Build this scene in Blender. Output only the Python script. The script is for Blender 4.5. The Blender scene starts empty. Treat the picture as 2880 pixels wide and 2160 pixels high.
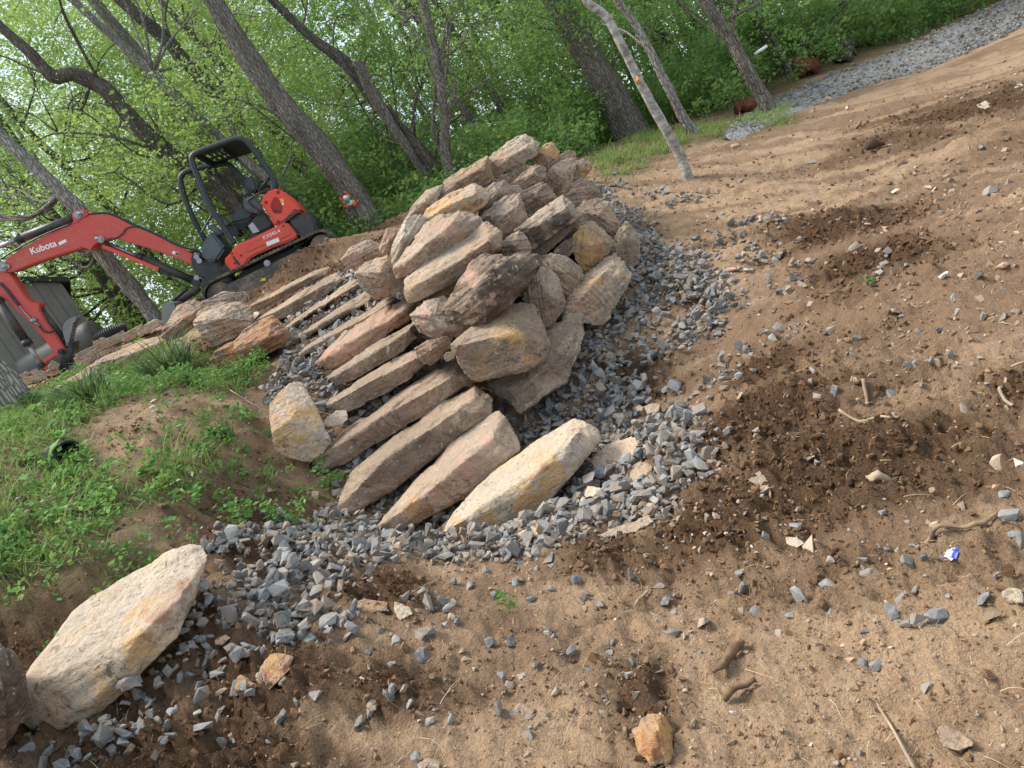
import bpy, bmesh, math, random
import numpy as np
from math import cos, sin, radians, pi, atan2, sqrt
from mathutils import Vector, Matrix

sc = bpy.context.scene
# ---------------------------------------------------------------- camera
ROLL, PITCH, F = radians(29), radians(12), 773.0
CAM = np.array([0.0, 0.0, 1.6])
cd = bpy.data.cameras.new('camera'); cam = bpy.data.objects.new('camera', cd)
sc.collection.objects.link(cam); sc.camera = cam
cd.sensor_width = 36; cd.lens = 36*F/1024; cd.clip_start = 0.05; cd.clip_end = 600
_f = Vector((0, cos(PITCH), -sin(PITCH))); _u = Vector((0, sin(PITCH), cos(PITCH))); _x = Vector((1, 0, 0))
_cr = cos(ROLL)*_x - sin(ROLL)*_u; _cu = sin(ROLL)*_x + cos(ROLL)*_u
M = Matrix((( _cr.x, _cu.x, -_f.x, 0), (_cr.y, _cu.y, -_f.y, 0), (_cr.z, _cu.z, -_f.z, 1.6), (0, 0, 0, 1)))
cam.matrix_world = M
# ---------------------------------------------------------------- world and sun
SUN_EL, SUN_AZ = radians(60), radians(-66)     # azimuth from +Y towards +X
w = bpy.data.worlds.new('World'); sc.world = w; w.use_nodes = True
nt = w.node_tree; nt.nodes.clear()
wo = nt.nodes.new('ShaderNodeOutputWorld'); bg = nt.nodes.new('ShaderNodeBackground')
sky = nt.nodes.new('ShaderNodeTexSky'); sky.sky_type = 'NISHITA'; sky.sun_disc = False
sky.sun_elevation = SUN_EL; sky.sun_rotation = SUN_AZ; sky.dust_density = 2.0
tc = nt.nodes.new('ShaderNodeTexCoord'); nz = nt.nodes.new('ShaderNodeTexNoise')
nz.inputs['Scale'].default_value = 3.0; nz.inputs['Detail'].default_value = 6
rp = nt.nodes.new('ShaderNodeValToRGB'); rp.color_ramp.elements[0].position = .38; rp.color_ramp.elements[1].position = .62
rp.color_ramp.elements[0].color = (.62, .62, .62, 1)
mx = nt.nodes.new('ShaderNodeMix'); mx.data_type = 'RGBA'
mx.inputs[7].default_value = (5.4, 6.3, 7.1, 1)
nt.links.new(tc.outputs['Generated'], nz.inputs['Vector']); nt.links.new(nz.outputs['Fac'], rp.inputs[0])
nt.links.new(rp.outputs[0], mx.inputs[0]); nt.links.new(sky.outputs[0], mx.inputs[6])
nt.links.new(mx.outputs[2], bg.inputs[0]); bg.inputs[1].default_value = 0.105
nt.links.new(bg.outputs[0], wo.inputs[0])
sd = bpy.data.lights.new('sun', 'SUN'); sun = bpy.data.objects.new('sun', sd); sc.collection.objects.link(sun)
sd.energy = 3.2; sd.angle = radians(26); sd.color = (1, .93, .82)
_d = Vector((sin(SUN_AZ)*cos(SUN_EL), cos(SUN_AZ)*cos(SUN_EL), sin(SUN_EL)))
sun.rotation_euler = _d.to_track_quat('Z', 'Y').to_euler()
sc.view_settings.view_transform = 'Standard'; sc.view_settings.look = 'None'
sc.view_settings.exposure = 0.93; sc.view_settings.gamma = 1
sc.cycles.max_bounces = 6; sc.cycles.diffuse_bounces = 3; sc.cycles.transmission_bounces = 3

# ---------------------------------------------------------------- helpers
rng = np.random.default_rng(7); random.seed(7)
def link(o): sc.collection.objects.link(o); return o
def tag(o, label=None, cat=None, group=None, kind=None):
    if label: o['label'] = label
    if cat: o['category'] = cat
    if group: o['group'] = group
    if kind: o['kind'] = kind
    return o
def empty(name, loc=(0, 0, 0)):
    o = bpy.data.objects.new(name, None); o.location = loc; o.empty_display_size = .1; return link(o)
def obj(name, me, mat=None, parent=None, loc=None):
    o = bpy.data.objects.new(name, me); link(o)
    if mat: me.materials.append(mat)
    if parent: o.parent = parent
    if loc is not None: o.location = loc
    return o
def npmesh(name, V, Fc, n, smooth=False):
    """Fc: (m,n) index array, all faces n-gons"""
    me = bpy.data.meshes.new(name); V = np.asarray(V, dtype=np.float32); Fc = np.asarray(Fc, dtype=np.int32)
    me.vertices.add(len(V)); me.vertices.foreach_set('co', V.ravel())
    m = len(Fc); me.loops.add(m*n); me.polygons.add(m)
    me.loops.foreach_set('vertex_index', Fc.ravel())
    me.polygons.foreach_set('loop_start', np.arange(m, dtype=np.int32)*n)
    me.polygons.foreach_set('use_smooth', np.full(m, bool(smooth)))
    me.update(calc_edges=True); return me
def attr(me, name, vals):
    a = me.attributes.new(name, 'FLOAT', 'POINT'); a.data.foreach_set('value', np.asarray(vals, dtype=np.float32))
_perm = np.random.default_rng(1).permutation(256); _perm = np.concatenate([_perm, _perm, _perm])
_g3 = np.random.default_rng(2).normal(size=(256, 3)); _g3 /= np.linalg.norm(_g3, axis=1)[:, None]
def perlin(P):
    P = np.asarray(P, dtype=np.float64); i = np.floor(P).astype(np.int64); f = P-i; i &= 255
    u = f*f*f*(f*(f*6-15)+10); r = 0
    for dx in (0, 1):
        for dy in (0, 1):
            for dz in (0, 1):
                h = _perm[_perm[_perm[(i[:, 0]+dx) & 255]+((i[:, 1]+dy) & 255)]+((i[:, 2]+dz) & 255)]
                g = _g3[h]; d = g[:, 0]*(f[:, 0]-dx)+g[:, 1]*(f[:, 1]-dy)+g[:, 2]*(f[:, 2]-dz)
                wx = u[:, 0] if dx else 1-u[:, 0]; wy = u[:, 1] if dy else 1-u[:, 1]; wz = u[:, 2] if dz else 1-u[:, 2]
                r = r+d*wx*wy*wz
    return r*1.6
def fbm(P, o=4, g=.5, l=2.03):
    a = 1; s = 0; P = np.array(P, dtype=np.float64)
    for k in range(o): s = s+a*perlin(P+k*17.3); a *= g; P = P*l
    return s
def n2(x, y, s, seed=0, o=3): return fbm(np.stack([x*s, y*s, np.full_like(x, seed*7.7+.5)], 1), o)
def sst(a, b, x): t = np.clip((x-a)/(b-a), 0, 1); return t*t*(3-2*t)
# pixel helpers: 'full' coordinates are the photograph at 2212 px wide
def ray(x, y):
    dx = x*1024/2212-512; dy = y*1024/2212-384
    h = cos(ROLL)*dx-sin(ROLL)*dy; v = -sin(ROLL)*dx-cos(ROLL)*dy
    return np.array([h, F*cos(PITCH)+v*sin(PITCH), v*cos(PITCH)-F*sin(PITCH)])
def P(x, y, Y): r = ray(x, y); return CAM+r*(Y/r[1])
CR = dict(A=(900, 360, 2.304), B=(560, 600, 3.0722), D=(700, 1000, 2.212), E=(0, 900, 2.304), Fq=(0, 1440, 2.304), H=(0, 300, 2.304),
          I=(0, 560, 2.9625), J=(480, 360, 3.319), K=(0, 0, 2.304), L=(960, 0, 2.304), Mq=(1920, 0, 2.304), N=(1920, 720, 2.304),
          O=(1920, 1440, 2.304), Q=(960, 1440, 2.304), S=(1500, 1000, 1.8129), U=(0, 0, .76806), W=(900, 480, 6.35), X=(0, 780, 2.6438))
def px(c, x, y): o = CR[c]; return (o[0]+x/o[2])*.76806, (o[1]+y/o[2])*.76806

# ---------------------------------------------------------------- terrain shape
CTRL = [(2212, 1659, 1.5), (1106, 1659, 2.2), (0, 1659, 2.6), (150, 1580, 2.75), (440, 1250, 3.3), (960, 1150, 4.15), (1280, 960, 4.7), (740, 1125, 4.7),
        (690, 1015, 5.15), (650, 990, 5.15), (200, 950, 5.5), (430, 1000, 5.0), (300, 870, 6.6), (20, 1300, 3.6), (200, 1200, 3.9), (380, 1080, 4.3), (60, 905, 7.0), (380, 830, 7.6), (210, 890, 6.8), (500, 830, 6.6), (200, 860, 9.0),
        (340, 740, 10), (40, 832, 12.2), (117, 808, 12), (197, 781, 11.7), (259, 755, 11.4), (324, 718, 11.2), (200, 785, 14), (347, 715, 13), (460, 650, 11.4), (600, 610, 11.0), (720, 570, 11.0), (800, 487, 12.5), (880, 470, 13),
        (957, 402, 13), (1487, 394, 9), (1500, 292, 12), (1662, 249, 12), (1690, 150, 16), (1750, 215, 13), (2180, 10, 16), (1124, 888, 5.3),
        (1270, 700, 6.1), (1600, 900, 3.8), (2212, 700, 3.1), (1500, 600, 6), (1390, 560, 6.9), (1320, 400, 9.2), (2212, 300, 6.5), (1800, 400, 7.5), (900, 1300, 3.2), (1500, 1200, 2.9),
        (640, 800, 6.4), (560, 720, 8.0), (640, 660, 8.9), (760, 640, 7.6), (760, 560, 9.6), (930, 820, 5.45), (900, 760, 5.9), (1900, 180, 12.5), (1280, 345, 12)]
_c = [P(*c) for c in CTRL]
_c += [np.array(q, dtype=float) for q in [(-1.5, 0.2, .45), (0, 0, 0.0), (1.5, 0, -.2), (-4, 1, 1.3), (-7, 5, 2.2), (-9, 10, 2.7), (4, 1, -.3), (8, 4, -.4), (14, 8, -.4),
       (-12, 18, 2.6), (-4, 18, 2.2), (0, 18, 2.1), (4, 18, 1.5), (9, 20, 1.0), (16, 22, .6), (-20, 30, 1.5), (-5, 30, 1.4), (5, 30, 2.0), (20, 30, 1.5), (-45, 60, 0), (0, 60, 1), (45, 60, 2), (30, 0, 0), (-30, 0, 3), (0, -30, -1.5), (60, 20, 0), (-60, 20, 2), (0, 110, 0), (-80, 90, -2), (80, 90, 2)]]
_c = np.array(_c); _cx = _c[:, :2]
def _phi(r): return r**2*np.log(r+1e-9)*0.05
_n = len(_c); _A = np.zeros((_n+3, _n+3)); _r = np.linalg.norm(_cx[:, None]-_cx[None], axis=2)
_A[:_n, :_n] = _phi(_r)+np.eye(_n)*.02; _A[:_n, _n] = 1; _A[:_n, _n+1:] = _cx; _A[_n:, :_n] = _A[:_n, _n:].T
_w = np.linalg.solve(_A, np.concatenate([_c[:, 2], [0, 0, 0]]))
def base(x, y):
    x = np.atleast_1d(np.asarray(x, float)); y = np.atleast_1d(np.asarray(y, float)); s = _w[_n]+_w[_n+1]*x+_w[_n+2]*y
    for k in range(_n): s = s+_w[k]*_phi(np.hypot(x-_cx[k, 0], y-_cx[k, 1]))
    return s
def G(x, y, y0=.8):
    """world point where the sight line through a photo pixel meets the ground"""
    r = ray(x, y); Ys = np.concatenate([np.arange(y0, 12, .02), np.arange(12, 60, .1)]); q = CAM+np.outer(Ys/r[1], r)
    hit = np.where(q[:, 2] < base(q[:, 0], q[:, 1]))[0]
    return q[hit[0]] if len(hit) else q[-1]
def poly(pts, c='U'): return np.array([G(*px(c, *p))[:2] for p in pts])
def inpoly(x, y, pg):
    c = np.zeros(len(x), bool); n = len(pg)
    for i in range(n):
        x1, y1 = pg[i]; x2, y2 = pg[(i+1) % n]
        if y1 == y2: continue
        c ^= ((y1 > y) != (y2 > y)) & (x < (x2-x1)*(y-y1)/(y2-y1)+x1)
    return c
def dpoly(x, y, pg):
    """signed distance, positive inside"""
    d = np.full(len(x), 1e9); n = len(pg)
    for i in range(n):
        a = pg[i]; b = pg[(i+1) % n]; ab = b-a; t = np.clip(((x-a[0])*ab[0]+(y-a[1])*ab[1])/max(ab@ab, 1e-9), 0, 1)
        d = np.minimum(d, np.hypot(x-a[0]-t*ab[0], y-a[1]-t*ab[1]))
    return np.where(inpoly(x, y, pg), d, -d)
GRAV = poly([(20, 1659), (180, 1560), (300, 1440), (430, 1260), (445, 1190), (600, 1090), (700, 1030), (690, 900), (600, 900), (565, 860), (610, 780), (640, 640), (740, 590), (900, 560),
             (1100, 560), (1290, 400), (1400, 470), (1440, 520), (1560, 560), (1590, 640), (1570, 710), (1450, 770), (1400, 860), (1530, 900), (1590, 1000), (1480, 1080), (1330, 1170), (1200, 1210), (1000, 1225),
             (880, 1200), (800, 1250), (760, 1300), (850, 1320), (860, 1400), (800, 1420), (720, 1390), (560, 1440), (400, 1500), (280, 1600), (130, 1659)])
MID = poly([(1000, 1200), (1500, 1060), (1640, 980), (1560, 880), (1700, 760), (1800, 700), (1700, 480), (1500, 400), (1300, 380), (1250, 700), (700, 1150), (640, 1400), (0, 1659), (500, 1659), (900, 1560), (1000, 1380)])
SPARSE = poly([(900, 1250), (1500, 1090), (2212, 1150), (2300, 1400), (1500, 1480), (1000, 1659), (300, 1659), (700, 1400)])
SPARSE2 = poly([(1450, 420), (2212, 560), (2212, 1000), (1500, 1100)])
PATH = poly([(1560, 300), (1600, 255), (1690, 212), (1760, 182), (1880, 132), (2000, 84), (2100, 36), (2212, -20), (2330, -50), (2330, 5), (2212, 62), (2080, 122), (1950, 170), (1840, 196), (1740, 232), (1640, 274)])
GREEN = poly([(-300, 1500), (-100, 830), (60, 860), (150, 820), (330, 740), (480, 760), (560, 820), (500, 870), (430, 880), (350, 860), (280, 880), (220, 960), (240, 1040), (330, 1070), (480, 960), (500, 1020), (470, 1060), (480, 1100), (300, 1170), (290, 1250), (200, 1320), (0, 1370)])
STRIP = poly([(1260, 350), (1300, 320), (1400, 285), (1560, 262), (1740, 222), (1730, 262), (1620, 300), (1500, 318), (1420, 345), (1400, 380), (1300, 400)])
BANK = poly([(-300, 1500), (0, 1390), (190, 1335), (290, 1255), (440, 1150), (500, 1090), (540, 1010), (570, 900), (500, 850), (330, 850), (60, 880), (-300, 830)])
DARKS = [(1640, 930, .35), (1780, 1000, .5), (1550, 1110, .4), (1350, 800, .25), (1480, 640, .2), (1800, 500, .45), (2100, 230, .9), (1900, 560, .4), (1950, 300, .5), (600, 1100, .3), (560, 1180, .35), (500, 1560, .4), (250, 1640, .35), (850, 1500, .16),
         (820, 1280, .18), (400, 1350, .2), (30, 1420, .35), (620, 640, .7), (720, 590, .8), (800, 540, .8), (880, 500, .7), (500, 720, .6), (120, 830, .7), (1650, 800, .2), (2212, 830, .15), (1300, 1180, .2), (1400, 1520, .15)]
DARKS = [(G(a, b)[0], G(a, b)[1], r*1.12) for a, b, r in DARKS]+[(-1.7, 10.7, .8), (-.7, 11.8, .9), (-2.7, 10.5, .7), (-.2, 12.3, .7)]
RIDGE = poly([(1580, 500), (1900, 330), (2250, 150), (2400, 700), (2212, 1050), (1800, 900), (1750, 700)])
_pc = P(*px('A', 1250, 700), 7.1)
def streak(x, y): u = x*.93-y*.36; v = x*.36+y*.93; return n2(u*.55, v*3.2+n2(x, y, .8, 14, 2)*.5, 1., 13, 4)
def moist(x, y):
    m = np.zeros(len(x))
    for a, b, r in DARKS: m = np.maximum(m, np.exp(-(((x-a)/r)**2+((y-b)/(r*1.3))**2)))
    return np.clip(m*1.3+n2(x, y, 1.6, 3)*.3+streak(x, y)*.55-.16, 0, 1)
MOUND = [(*P(*px('A', 1150, 700), 7.0)[:2], .6, .45), (*P(*px('A', 1350, 500), 7.9)[:2], .55, .45), (*P(*px('A', 1500, 850), 6.7)[:2], .5, .2), (*P(*px('A', 900, 800), 6.5)[:2], .4, .25),
         (*P(930, 1010, 4.9)[:2], .95, -.19), (*P(1150, 1080, 4.5)[:2], .55, -.05), (*P(820, 850, 5.9)[:2], .5, -.05), (*P(1150, 850, 5.5)[:2], .5, -.06), (*P(240, 1400, 3.0)[:2], .5, -.05), (*P(720, 560, 11.0)[:2], .55, .26), (*P(640, 600, 10.9)[:2], .4, .12)]
def TZ(x, y, full=False):
    x = np.atleast_1d(np.asarray(x, float)); y = np.atleast_1d(np.asarray(y, float)); z = base(x, y)
    d = np.hypot(x, y); near = np.exp(-np.maximum(d-9, 0)/9)
    m = moist(x, y)
    for a, b, r, h in MOUND: z = z+h*np.exp(-(((x-a)**2+(y-b)**2)/r**2)**1.3)
    z = z+n2(x, y, .9, 1)*.05+n2(x, y, 3.3, 2, 3)*.022*near
    cl = np.abs(n2(x, y, 9, 5, 3)); z = z+(.35-cl)*.085*(m*.9+.36)*near      # clods
    z = z+(n2(x, y, 24, 6, 3))*(.011+.014*m)*near+(.3-np.abs(n2(x, y, 5, 7, 3)))*.035*near
    z = z+.10*sst(-.04, .10, dpoly(x, y, BANK)+n2(x, y, 3.5, 71)*.08)
    rm = sst(-.2, .4, dpoly(x, y, RIDGE))*sst(-.1, .25, n2(x, y, .7, 11, 2))
    u = y*.93+x*.36+n2(x, y, 1.2, 12, 2)*.12
    z = z+rm*.036*(np.sin(u*2*pi/.15)+.25*np.sin(u*2*pi/.06))*near
    return (z, m) if full else z
def nrm(x, y, e=.06):
    zx = (base(x+e, y)-base(x-e, y))/(2*e); zy = (base(x, y+e)-base(x, y-e))/(2*e)
    n = np.stack([-zx, -zy, np.ones_like(zx)], 1); return n/np.linalg.norm(n, axis=1)[:, None]
def onG(x, y, c='U', dz=0):
    q = G(*px(c, x, y)); return Vector((q[0], q[1], float(TZ(q[0], q[1])[0])+dz))

# ---------------------------------------------------------------- materials
class Mt:
    def __init__(s, name, rough=.8, spec=.3, metal=0):
        s.m = bpy.data.materials.new(name); s.m.use_nodes = True; s.t = s.m.node_tree; s.b = s.t.nodes['Principled BSDF']
        s.b.inputs['Roughness'].default_value = rough; s.b.inputs['Specular IOR Level'].default_value = spec; s.b.inputs['Metallic'].default_value = metal
        s.co = s.t.nodes.new('ShaderNodeTexCoord').outputs['Object']
    def L(s, a, b): s.t.links.new(a, b)
    def noise(s, scale, detail=4, rough=.55, vec=None, dist=0):
        n = s.t.nodes.new('ShaderNodeTexNoise'); n.inputs['Scale'].default_value = scale; n.inputs['Detail'].default_value = detail
        n.inputs['Roughness'].default_value = rough; n.inputs['Distortion'].default_value = dist; s.L(vec or s.co, n.inputs['Vector']); return n.outputs['Fac']
    def vor(s, scale, vec=None, feat='F1'):
        n = s.t.nodes.new('ShaderNodeTexVoronoi'); n.feature = feat; n.inputs['Scale'].default_value = scale; s.L(vec or s.co, n.inputs['Vector']); return n
    def mapv(s, sx, sy, sz, rot=(0, 0, 0)):
        n = s.t.nodes.new('ShaderNodeMapping'); n.inputs['Scale'].default_value = (sx, sy, sz); n.inputs['Rotation'].default_value = rot; s.L(s.co, n.inputs['Vector']); return n.outputs[0]
    def ramp(s, f, *st):
        n = s.t.nodes.new('ShaderNodeValToRGB'); e = n.color_ramp.elements
        while len(e) < len(st): e.new(.5)
        for k, (p, c) in enumerate(st):
            e[k].position = p; e[k].color = (*c, 1) if not isinstance(c, (int, float)) else (c, c, c, 1)
        s.L(f, n.inputs[0]); return n.outputs[0]
    def mix(s, f, a, b, mode='MIX'):
        n = s.t.nodes.new('ShaderNodeMix'); n.data_type = 'RGBA'; n.blend_type = mode; n.clamp_factor = True
        for v, i in ((f, 0), (a, 6), (b, 7)):
            if hasattr(v, 'is_linked'): s.L(v, n.inputs[i])
            else: n.inputs[i].default_value = v if i == 0 else (*v, 1)
        return n.outputs[2]
    def math(s, op, a, b=0., clamp=False):
        n = s.t.nodes.new('ShaderNodeMath'); n.operation = op; n.use_clamp = clamp
        for v, i in ((a, 0), (b, 1)):
            if hasattr(v, 'is_linked'): s.L(v, n.inputs[i])
            else: n.inputs[i].default_value = v
        return n.outputs[0]
    def att(s, name, typ='GEOMETRY', out='Fac'):
        n = s.t.nodes.new('ShaderNodeAttribute'); n.attribute_type = typ; n.attribute_name = name; return n.outputs[out]
    def bump(s, h, dist=.01, st=1., nrm=None):
        n = s.t.nodes.new('ShaderNodeBump'); n.inputs['Distance'].default_value = dist; n.inputs['Strength'].default_value = st; s.L(h, n.inputs['Height'])
        if nrm: s.L(nrm, n.inputs['Normal'])
        s.L(n.outputs[0], s.b.inputs['Normal']); return n.outputs[0]
    def col(s, c):
        if hasattr(c, 'is_linked'): s.L(c, s.b.inputs['Base Color'])
        else: s.b.inputs['Base Color'].default_value = (*c, 1)
        return s
def flat(name, c, rough=.6, spec=.4, metal=0, var=.25, sc_=8):
    m = Mt(name, rough, spec, metal); d = tuple(v*(1-var) for v in c); l = tuple(min(1, v*(1+var*.5)) for v in c)
    m.col(m.ramp(m.noise(sc_, 5), (.3, d), (.7, l))); m.bump(m.noise(sc_*12, 3), .002, .4); return m.m

# soil
m = Mt('soil', .95, .12); a = m.noise(1.3, 6, .6); b = m.noise(14, 6, .65); c = m.noise(90, 4, .7)
dry = m.mix(m.ramp(a, (.35, 0.), (.65, 1.)), (.43, .285, .18), (.30, .195, .12))
dry = m.mix(m.ramp(b, (.4, 0.), (.75, .8)), dry, (.52, .375, .25))
dry = m.mix(m.ramp(m.att('streak'), (.45, 0.), (.75, .65)), dry, (.23, .145, .09)); dry = m.mix(m.ramp(m.att('streak'), (.2, .5), (.45, 0.)), dry, (.52, .36, .225))
dry = m.mix(m.ramp(m.noise(5, 5, .6), (.5, 0.), (.72, .7)), dry, (.19, .12, .08))
wet = m.mix(m.ramp(b, (.35, 0.), (.7, 1.)), (.07, .038, .021), (.14, .08, .045))
cc = m.mix(m.math('ADD', m.att('moist'), m.math('MULTIPLY', m.math('SUBTRACT', b, .5), .8), True), dry, wet)
cc = m.mix(m.ramp(c, (.35, .35), (.6, 0.)), cc, (.07, .045, .03))
cc = m.mix(m.math('MULTIPLY', m.att('green'), m.ramp(b, (.35, .4), (.6, 1.))), cc, (.085, .085, .035))
cc = m.mix(m.ramp(m.vor(120).outputs['Distance'], (.0, .55), (.22, 0.)), cc, (.42, .33, .25))
m.col(cc); h = m.math('ADD', m.math('MULTIPLY', b, 1.), m.math('MULTIPLY', c, .5)); h = m.math('ADD', h, m.math('MULTIPLY', m.noise(35, 5, .7), .8)); m.bump(h, .035, 1.); SOIL = m.m
# gravel
def gravmat(name, tan=False):
    m = Mt(name, .75, .35); r = m.att('rnd')
    c = m.ramp(r, (0., (.06, .061, .063)), (.28, (.12, .122, .125)), (.55, (.18, .181, .18)), (.75, (.27, .265, .25)), (.86, (.28, .23, .175)), (.96, (.40, .25, .17)))
    c = m.mix(m.ramp(m.noise(60, 4), (.4, 0.), (.7, .5)), c, (.33, .325, .31)); c = m.mix(m.ramp(m.noise(9, 4), (.44, 0.), (.64, .75)), c, (.26, .185, .125))
    m.col(c); m.bump(m.noise(120, 3), .003, .6); return m.m
GRAVEL = gravmat('crushed_stone')
m = Mt('clod', .97, .08); r = m.att('rnd')
m.col(m.mix(m.ramp(m.noise(60, 4), (.4, 0.), (.7, .5)), m.ramp(r, (0., (.10, .055, .03)), (.4, (.19, .115, .065)), (.8, (.33, .215, .13)), (1., (.45, .33, .23))), (.12, .075, .045))); m.bump(m.noise(150, 4, .7), .006, .8); CLOD = m.m
m = Mt('straw', .9, .1); m.col(m.ramp(m.att('rnd'), (0., (.16, .10, .06)), (.5, (.33, .24, .15)), (1., (.55, .45, .32)))); STRAW = m.m
# sandstone: object colour = (ochre, pink, lightness, dark weathering)
m = Mt('sandstone', .88, .2)
oi = m.t.nodes.new('ShaderNodeObjectInfo'); sp = m.t.nodes.new('ShaderNodeSeparateColor'); m.L(oi.outputs['Color'], sp.inputs[0])
og, pk, li, dk = sp.outputs[0], sp.outputs[1], sp.outputs[2], oi.outputs['Alpha']
va = m.t.nodes.new('ShaderNodeVectorMath'); m.L(m.co, va.inputs[0]); cx_ = m.t.nodes.new('ShaderNodeCombineXYZ'); rr = m.math('MULTIPLY', oi.outputs['Random'], 40.)
for i in range(3): m.L(rr, cx_.inputs[i])
m.L(cx_.outputs[0], va.inputs[1]); V_ = va.outputs[0]
n1 = m.noise(2.2, 6, .6, V_, .4); n2_ = m.noise(6, 7, .65, V_, .6); n3 = m.noise(45, 5, .7, V_); n4 = m.noise(3.1, 5, .6, V_, 1.2)
c = m.mix(m.ramp(n1, (.42, 0.), (.58, 1.)), (.28, .195, .135), (.48, .36, .255))
c = m.mix(m.ramp(n2_, (.5, 0.), (.6, .8)), c, (.165, .125, .095))
c = m.mix(m.math('MULTIPLY', m.ramp(n4, (.44, 0.), (.56, 1.)), pk, True), c, (.40, .215, .155))
c = m.mix(m.math('MULTIPLY', m.ramp(m.noise(2.6, 6, .6, V_, 1.5), (.47, 0.), (.55, 1.)), og, True), c, (.50, .255, .085))
c = m.mix(m.math('MULTIPLY', m.ramp(m.noise(4.6, 6, .7, V_, 2.), (.56, 0.), (.60, 1.)), og, True), c, (.36, .13, .05))
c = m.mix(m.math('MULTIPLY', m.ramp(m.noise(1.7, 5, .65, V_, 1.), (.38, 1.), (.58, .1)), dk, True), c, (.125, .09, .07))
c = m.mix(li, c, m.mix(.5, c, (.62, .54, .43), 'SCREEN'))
g_ = m.t.nodes.new('ShaderNodeNewGeometry')
edge = m.math('MULTIPLY', m.ramp(g_.outputs['Pointiness'], (.53, 0.), (.60, 1.)), m.ramp(n3, (.38, 0.), (.6, 1.)))
c = m.mix(m.math('MULTIPLY', edge, .75), c, (.68, .58, .47))
c = m.mix(m.ramp(m.noise(11, 7, .75, V_, 2.), (.595, 0.), (.63, .75)), c, (.66, .59, .50))
c = m.mix(m.ramp(n3, (.32, .7), (.47, 0.)), c, (.13, .095, .07)); c = m.mix(m.ramp(m.noise(7, 8, .75, V_, 3.), (.395, .75), (.425, 0.)), c, (.11, .08, .06))
for an_, cl_ in (('ochre', (.54, .315, .12)), ('rust', (.32, .15, .085)), ('rose', (.47, .28, .20)), ('soot', (.05, .045, .04))):
    c = m.mix(m.ramp(m.math('ADD', m.att(an_), m.math('MULTIPLY', m.math('SUBTRACT', m.noise(13, 7, .7, V_, 1.), .5), 1.1)), (.38, 0.), (.74, .72)), c, m.mix(m.ramp(n1, (.4, 0.), (.65, .6)), cl_, tuple(min(1, v*1.5) for v in cl_)))
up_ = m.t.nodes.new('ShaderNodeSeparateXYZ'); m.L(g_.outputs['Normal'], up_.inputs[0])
c = m.mix(m.math('MULTIPLY', m.ramp(up_.outputs['Z'], (.6, 0.), (.9, .45)), m.ramp(n2_, (.4, .3), (.6, 1.))), c, m.mix(li, (.42, .315, .225), (.60, .50, .385)))  # upward faces tinted a paler beige than the sides
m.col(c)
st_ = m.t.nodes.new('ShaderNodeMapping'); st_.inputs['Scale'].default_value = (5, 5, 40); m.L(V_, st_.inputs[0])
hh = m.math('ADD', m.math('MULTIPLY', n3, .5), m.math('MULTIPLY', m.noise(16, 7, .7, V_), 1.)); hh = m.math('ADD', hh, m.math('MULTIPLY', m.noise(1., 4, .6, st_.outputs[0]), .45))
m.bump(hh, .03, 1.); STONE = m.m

# ---------------------------------------------------------------- ground sheet
NT, NR = 1050, 900
th = np.linspace(radians(-66), radians(66), NT); rr_ = 1.0*(150/1.0)**(np.linspace(0, 1, NR)**1.25)
TT, RR = np.meshgrid(th, rr_); gx = (RR*np.sin(TT)).ravel(); gy = (RR*np.cos(TT)-1.6).ravel()
gz, gm = TZ(gx, gy, True)
idx = np.arange(NT*NR).reshape(NR, NT); fq = np.stack([idx[:-1, :-1], idx[:-1, 1:], idx[1:, 1:], idx[1:, :-1]], 2).reshape(-1, 4)
me = npmesh('ground', np.stack([gx, gy, gz], 1), fq, 4, True); attr(me, 'moist', gm); attr(me, 'streak', np.clip(streak(gx+3.1, gy+1.7)*.9+.5, 0, 1))
gg = np.maximum(sst(-.15, .2, dpoly(gx, gy, GREEN)), sst(-.2, .3, dpoly(gx, gy, STRIP))*.8)
forest = sst(12.2, 14.5, gy-.12*gx+n2(gx, gy, .6, 9)*.5)*(1-sst(-.5, .3, dpoly(gx, gy, PATH)))
attr(me, 'green', np.clip(np.maximum(gg, forest), 0, 1))
tag(obj('ground', me, SOIL), kind='structure')
# gravel path on the right, a thin draped sheet of fines under its stones
_l = [(1560, 300), (1600, 255), (1690, 212), (1760, 182), (1880, 132), (2000, 84), (2100, 36), (2212, -20), (2330, -50)]
_r2 = [(1580, 305), (1640, 280), (1740, 240), (1840, 196), (1950, 170), (2060, 130), (2130, 100), (2212, 62), (2330, 5)]
LA = np.array([G(*q)[:2] for q in _l]); RA = np.array([G(*q)[:2] for q in _r2])
tt = np.linspace(0, len(LA)-1, 160); li_ = np.stack([np.interp(tt, range(len(LA)), LA[:, k]) for k in (0, 1)], 1); ri_ = np.stack([np.interp(tt, range(len(LA)), RA[:, k]) for k in (0, 1)], 1)
ss = np.linspace(0, 1, 14); gp = (li_[:, None]*(1-ss)[None, :, None]+ri_[:, None]*ss[None, :, None]).reshape(-1, 2)
pz = TZ(gp[:, 0], gp[:, 1])+.035*np.tile(np.sin(ss*pi)**.5, 160)-.008+rng.normal(0, .006, len(gp))
ix = np.arange(160*14).reshape(160, 14); fq = np.stack([ix[:-1, :-1], ix[:-1, 1:], ix[1:, 1:], ix[1:, :-1]], 2).reshape(-1, 4)
me = npmesh('gravel_path', np.column_stack([gp, pz]), fq, 4); m = Mt('path_fines', .9, .2); m.col(m.ramp(m.noise(14, 6, .7), (.3, (.10, .10, .105)), (.55, (.22, .22, .22)), (.7, (.36, .35, .34)))); m.bump(m.noise(25, 5), .03, 1.)
tag(obj('gravel_path', me, m.m), kind='structure')

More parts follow.
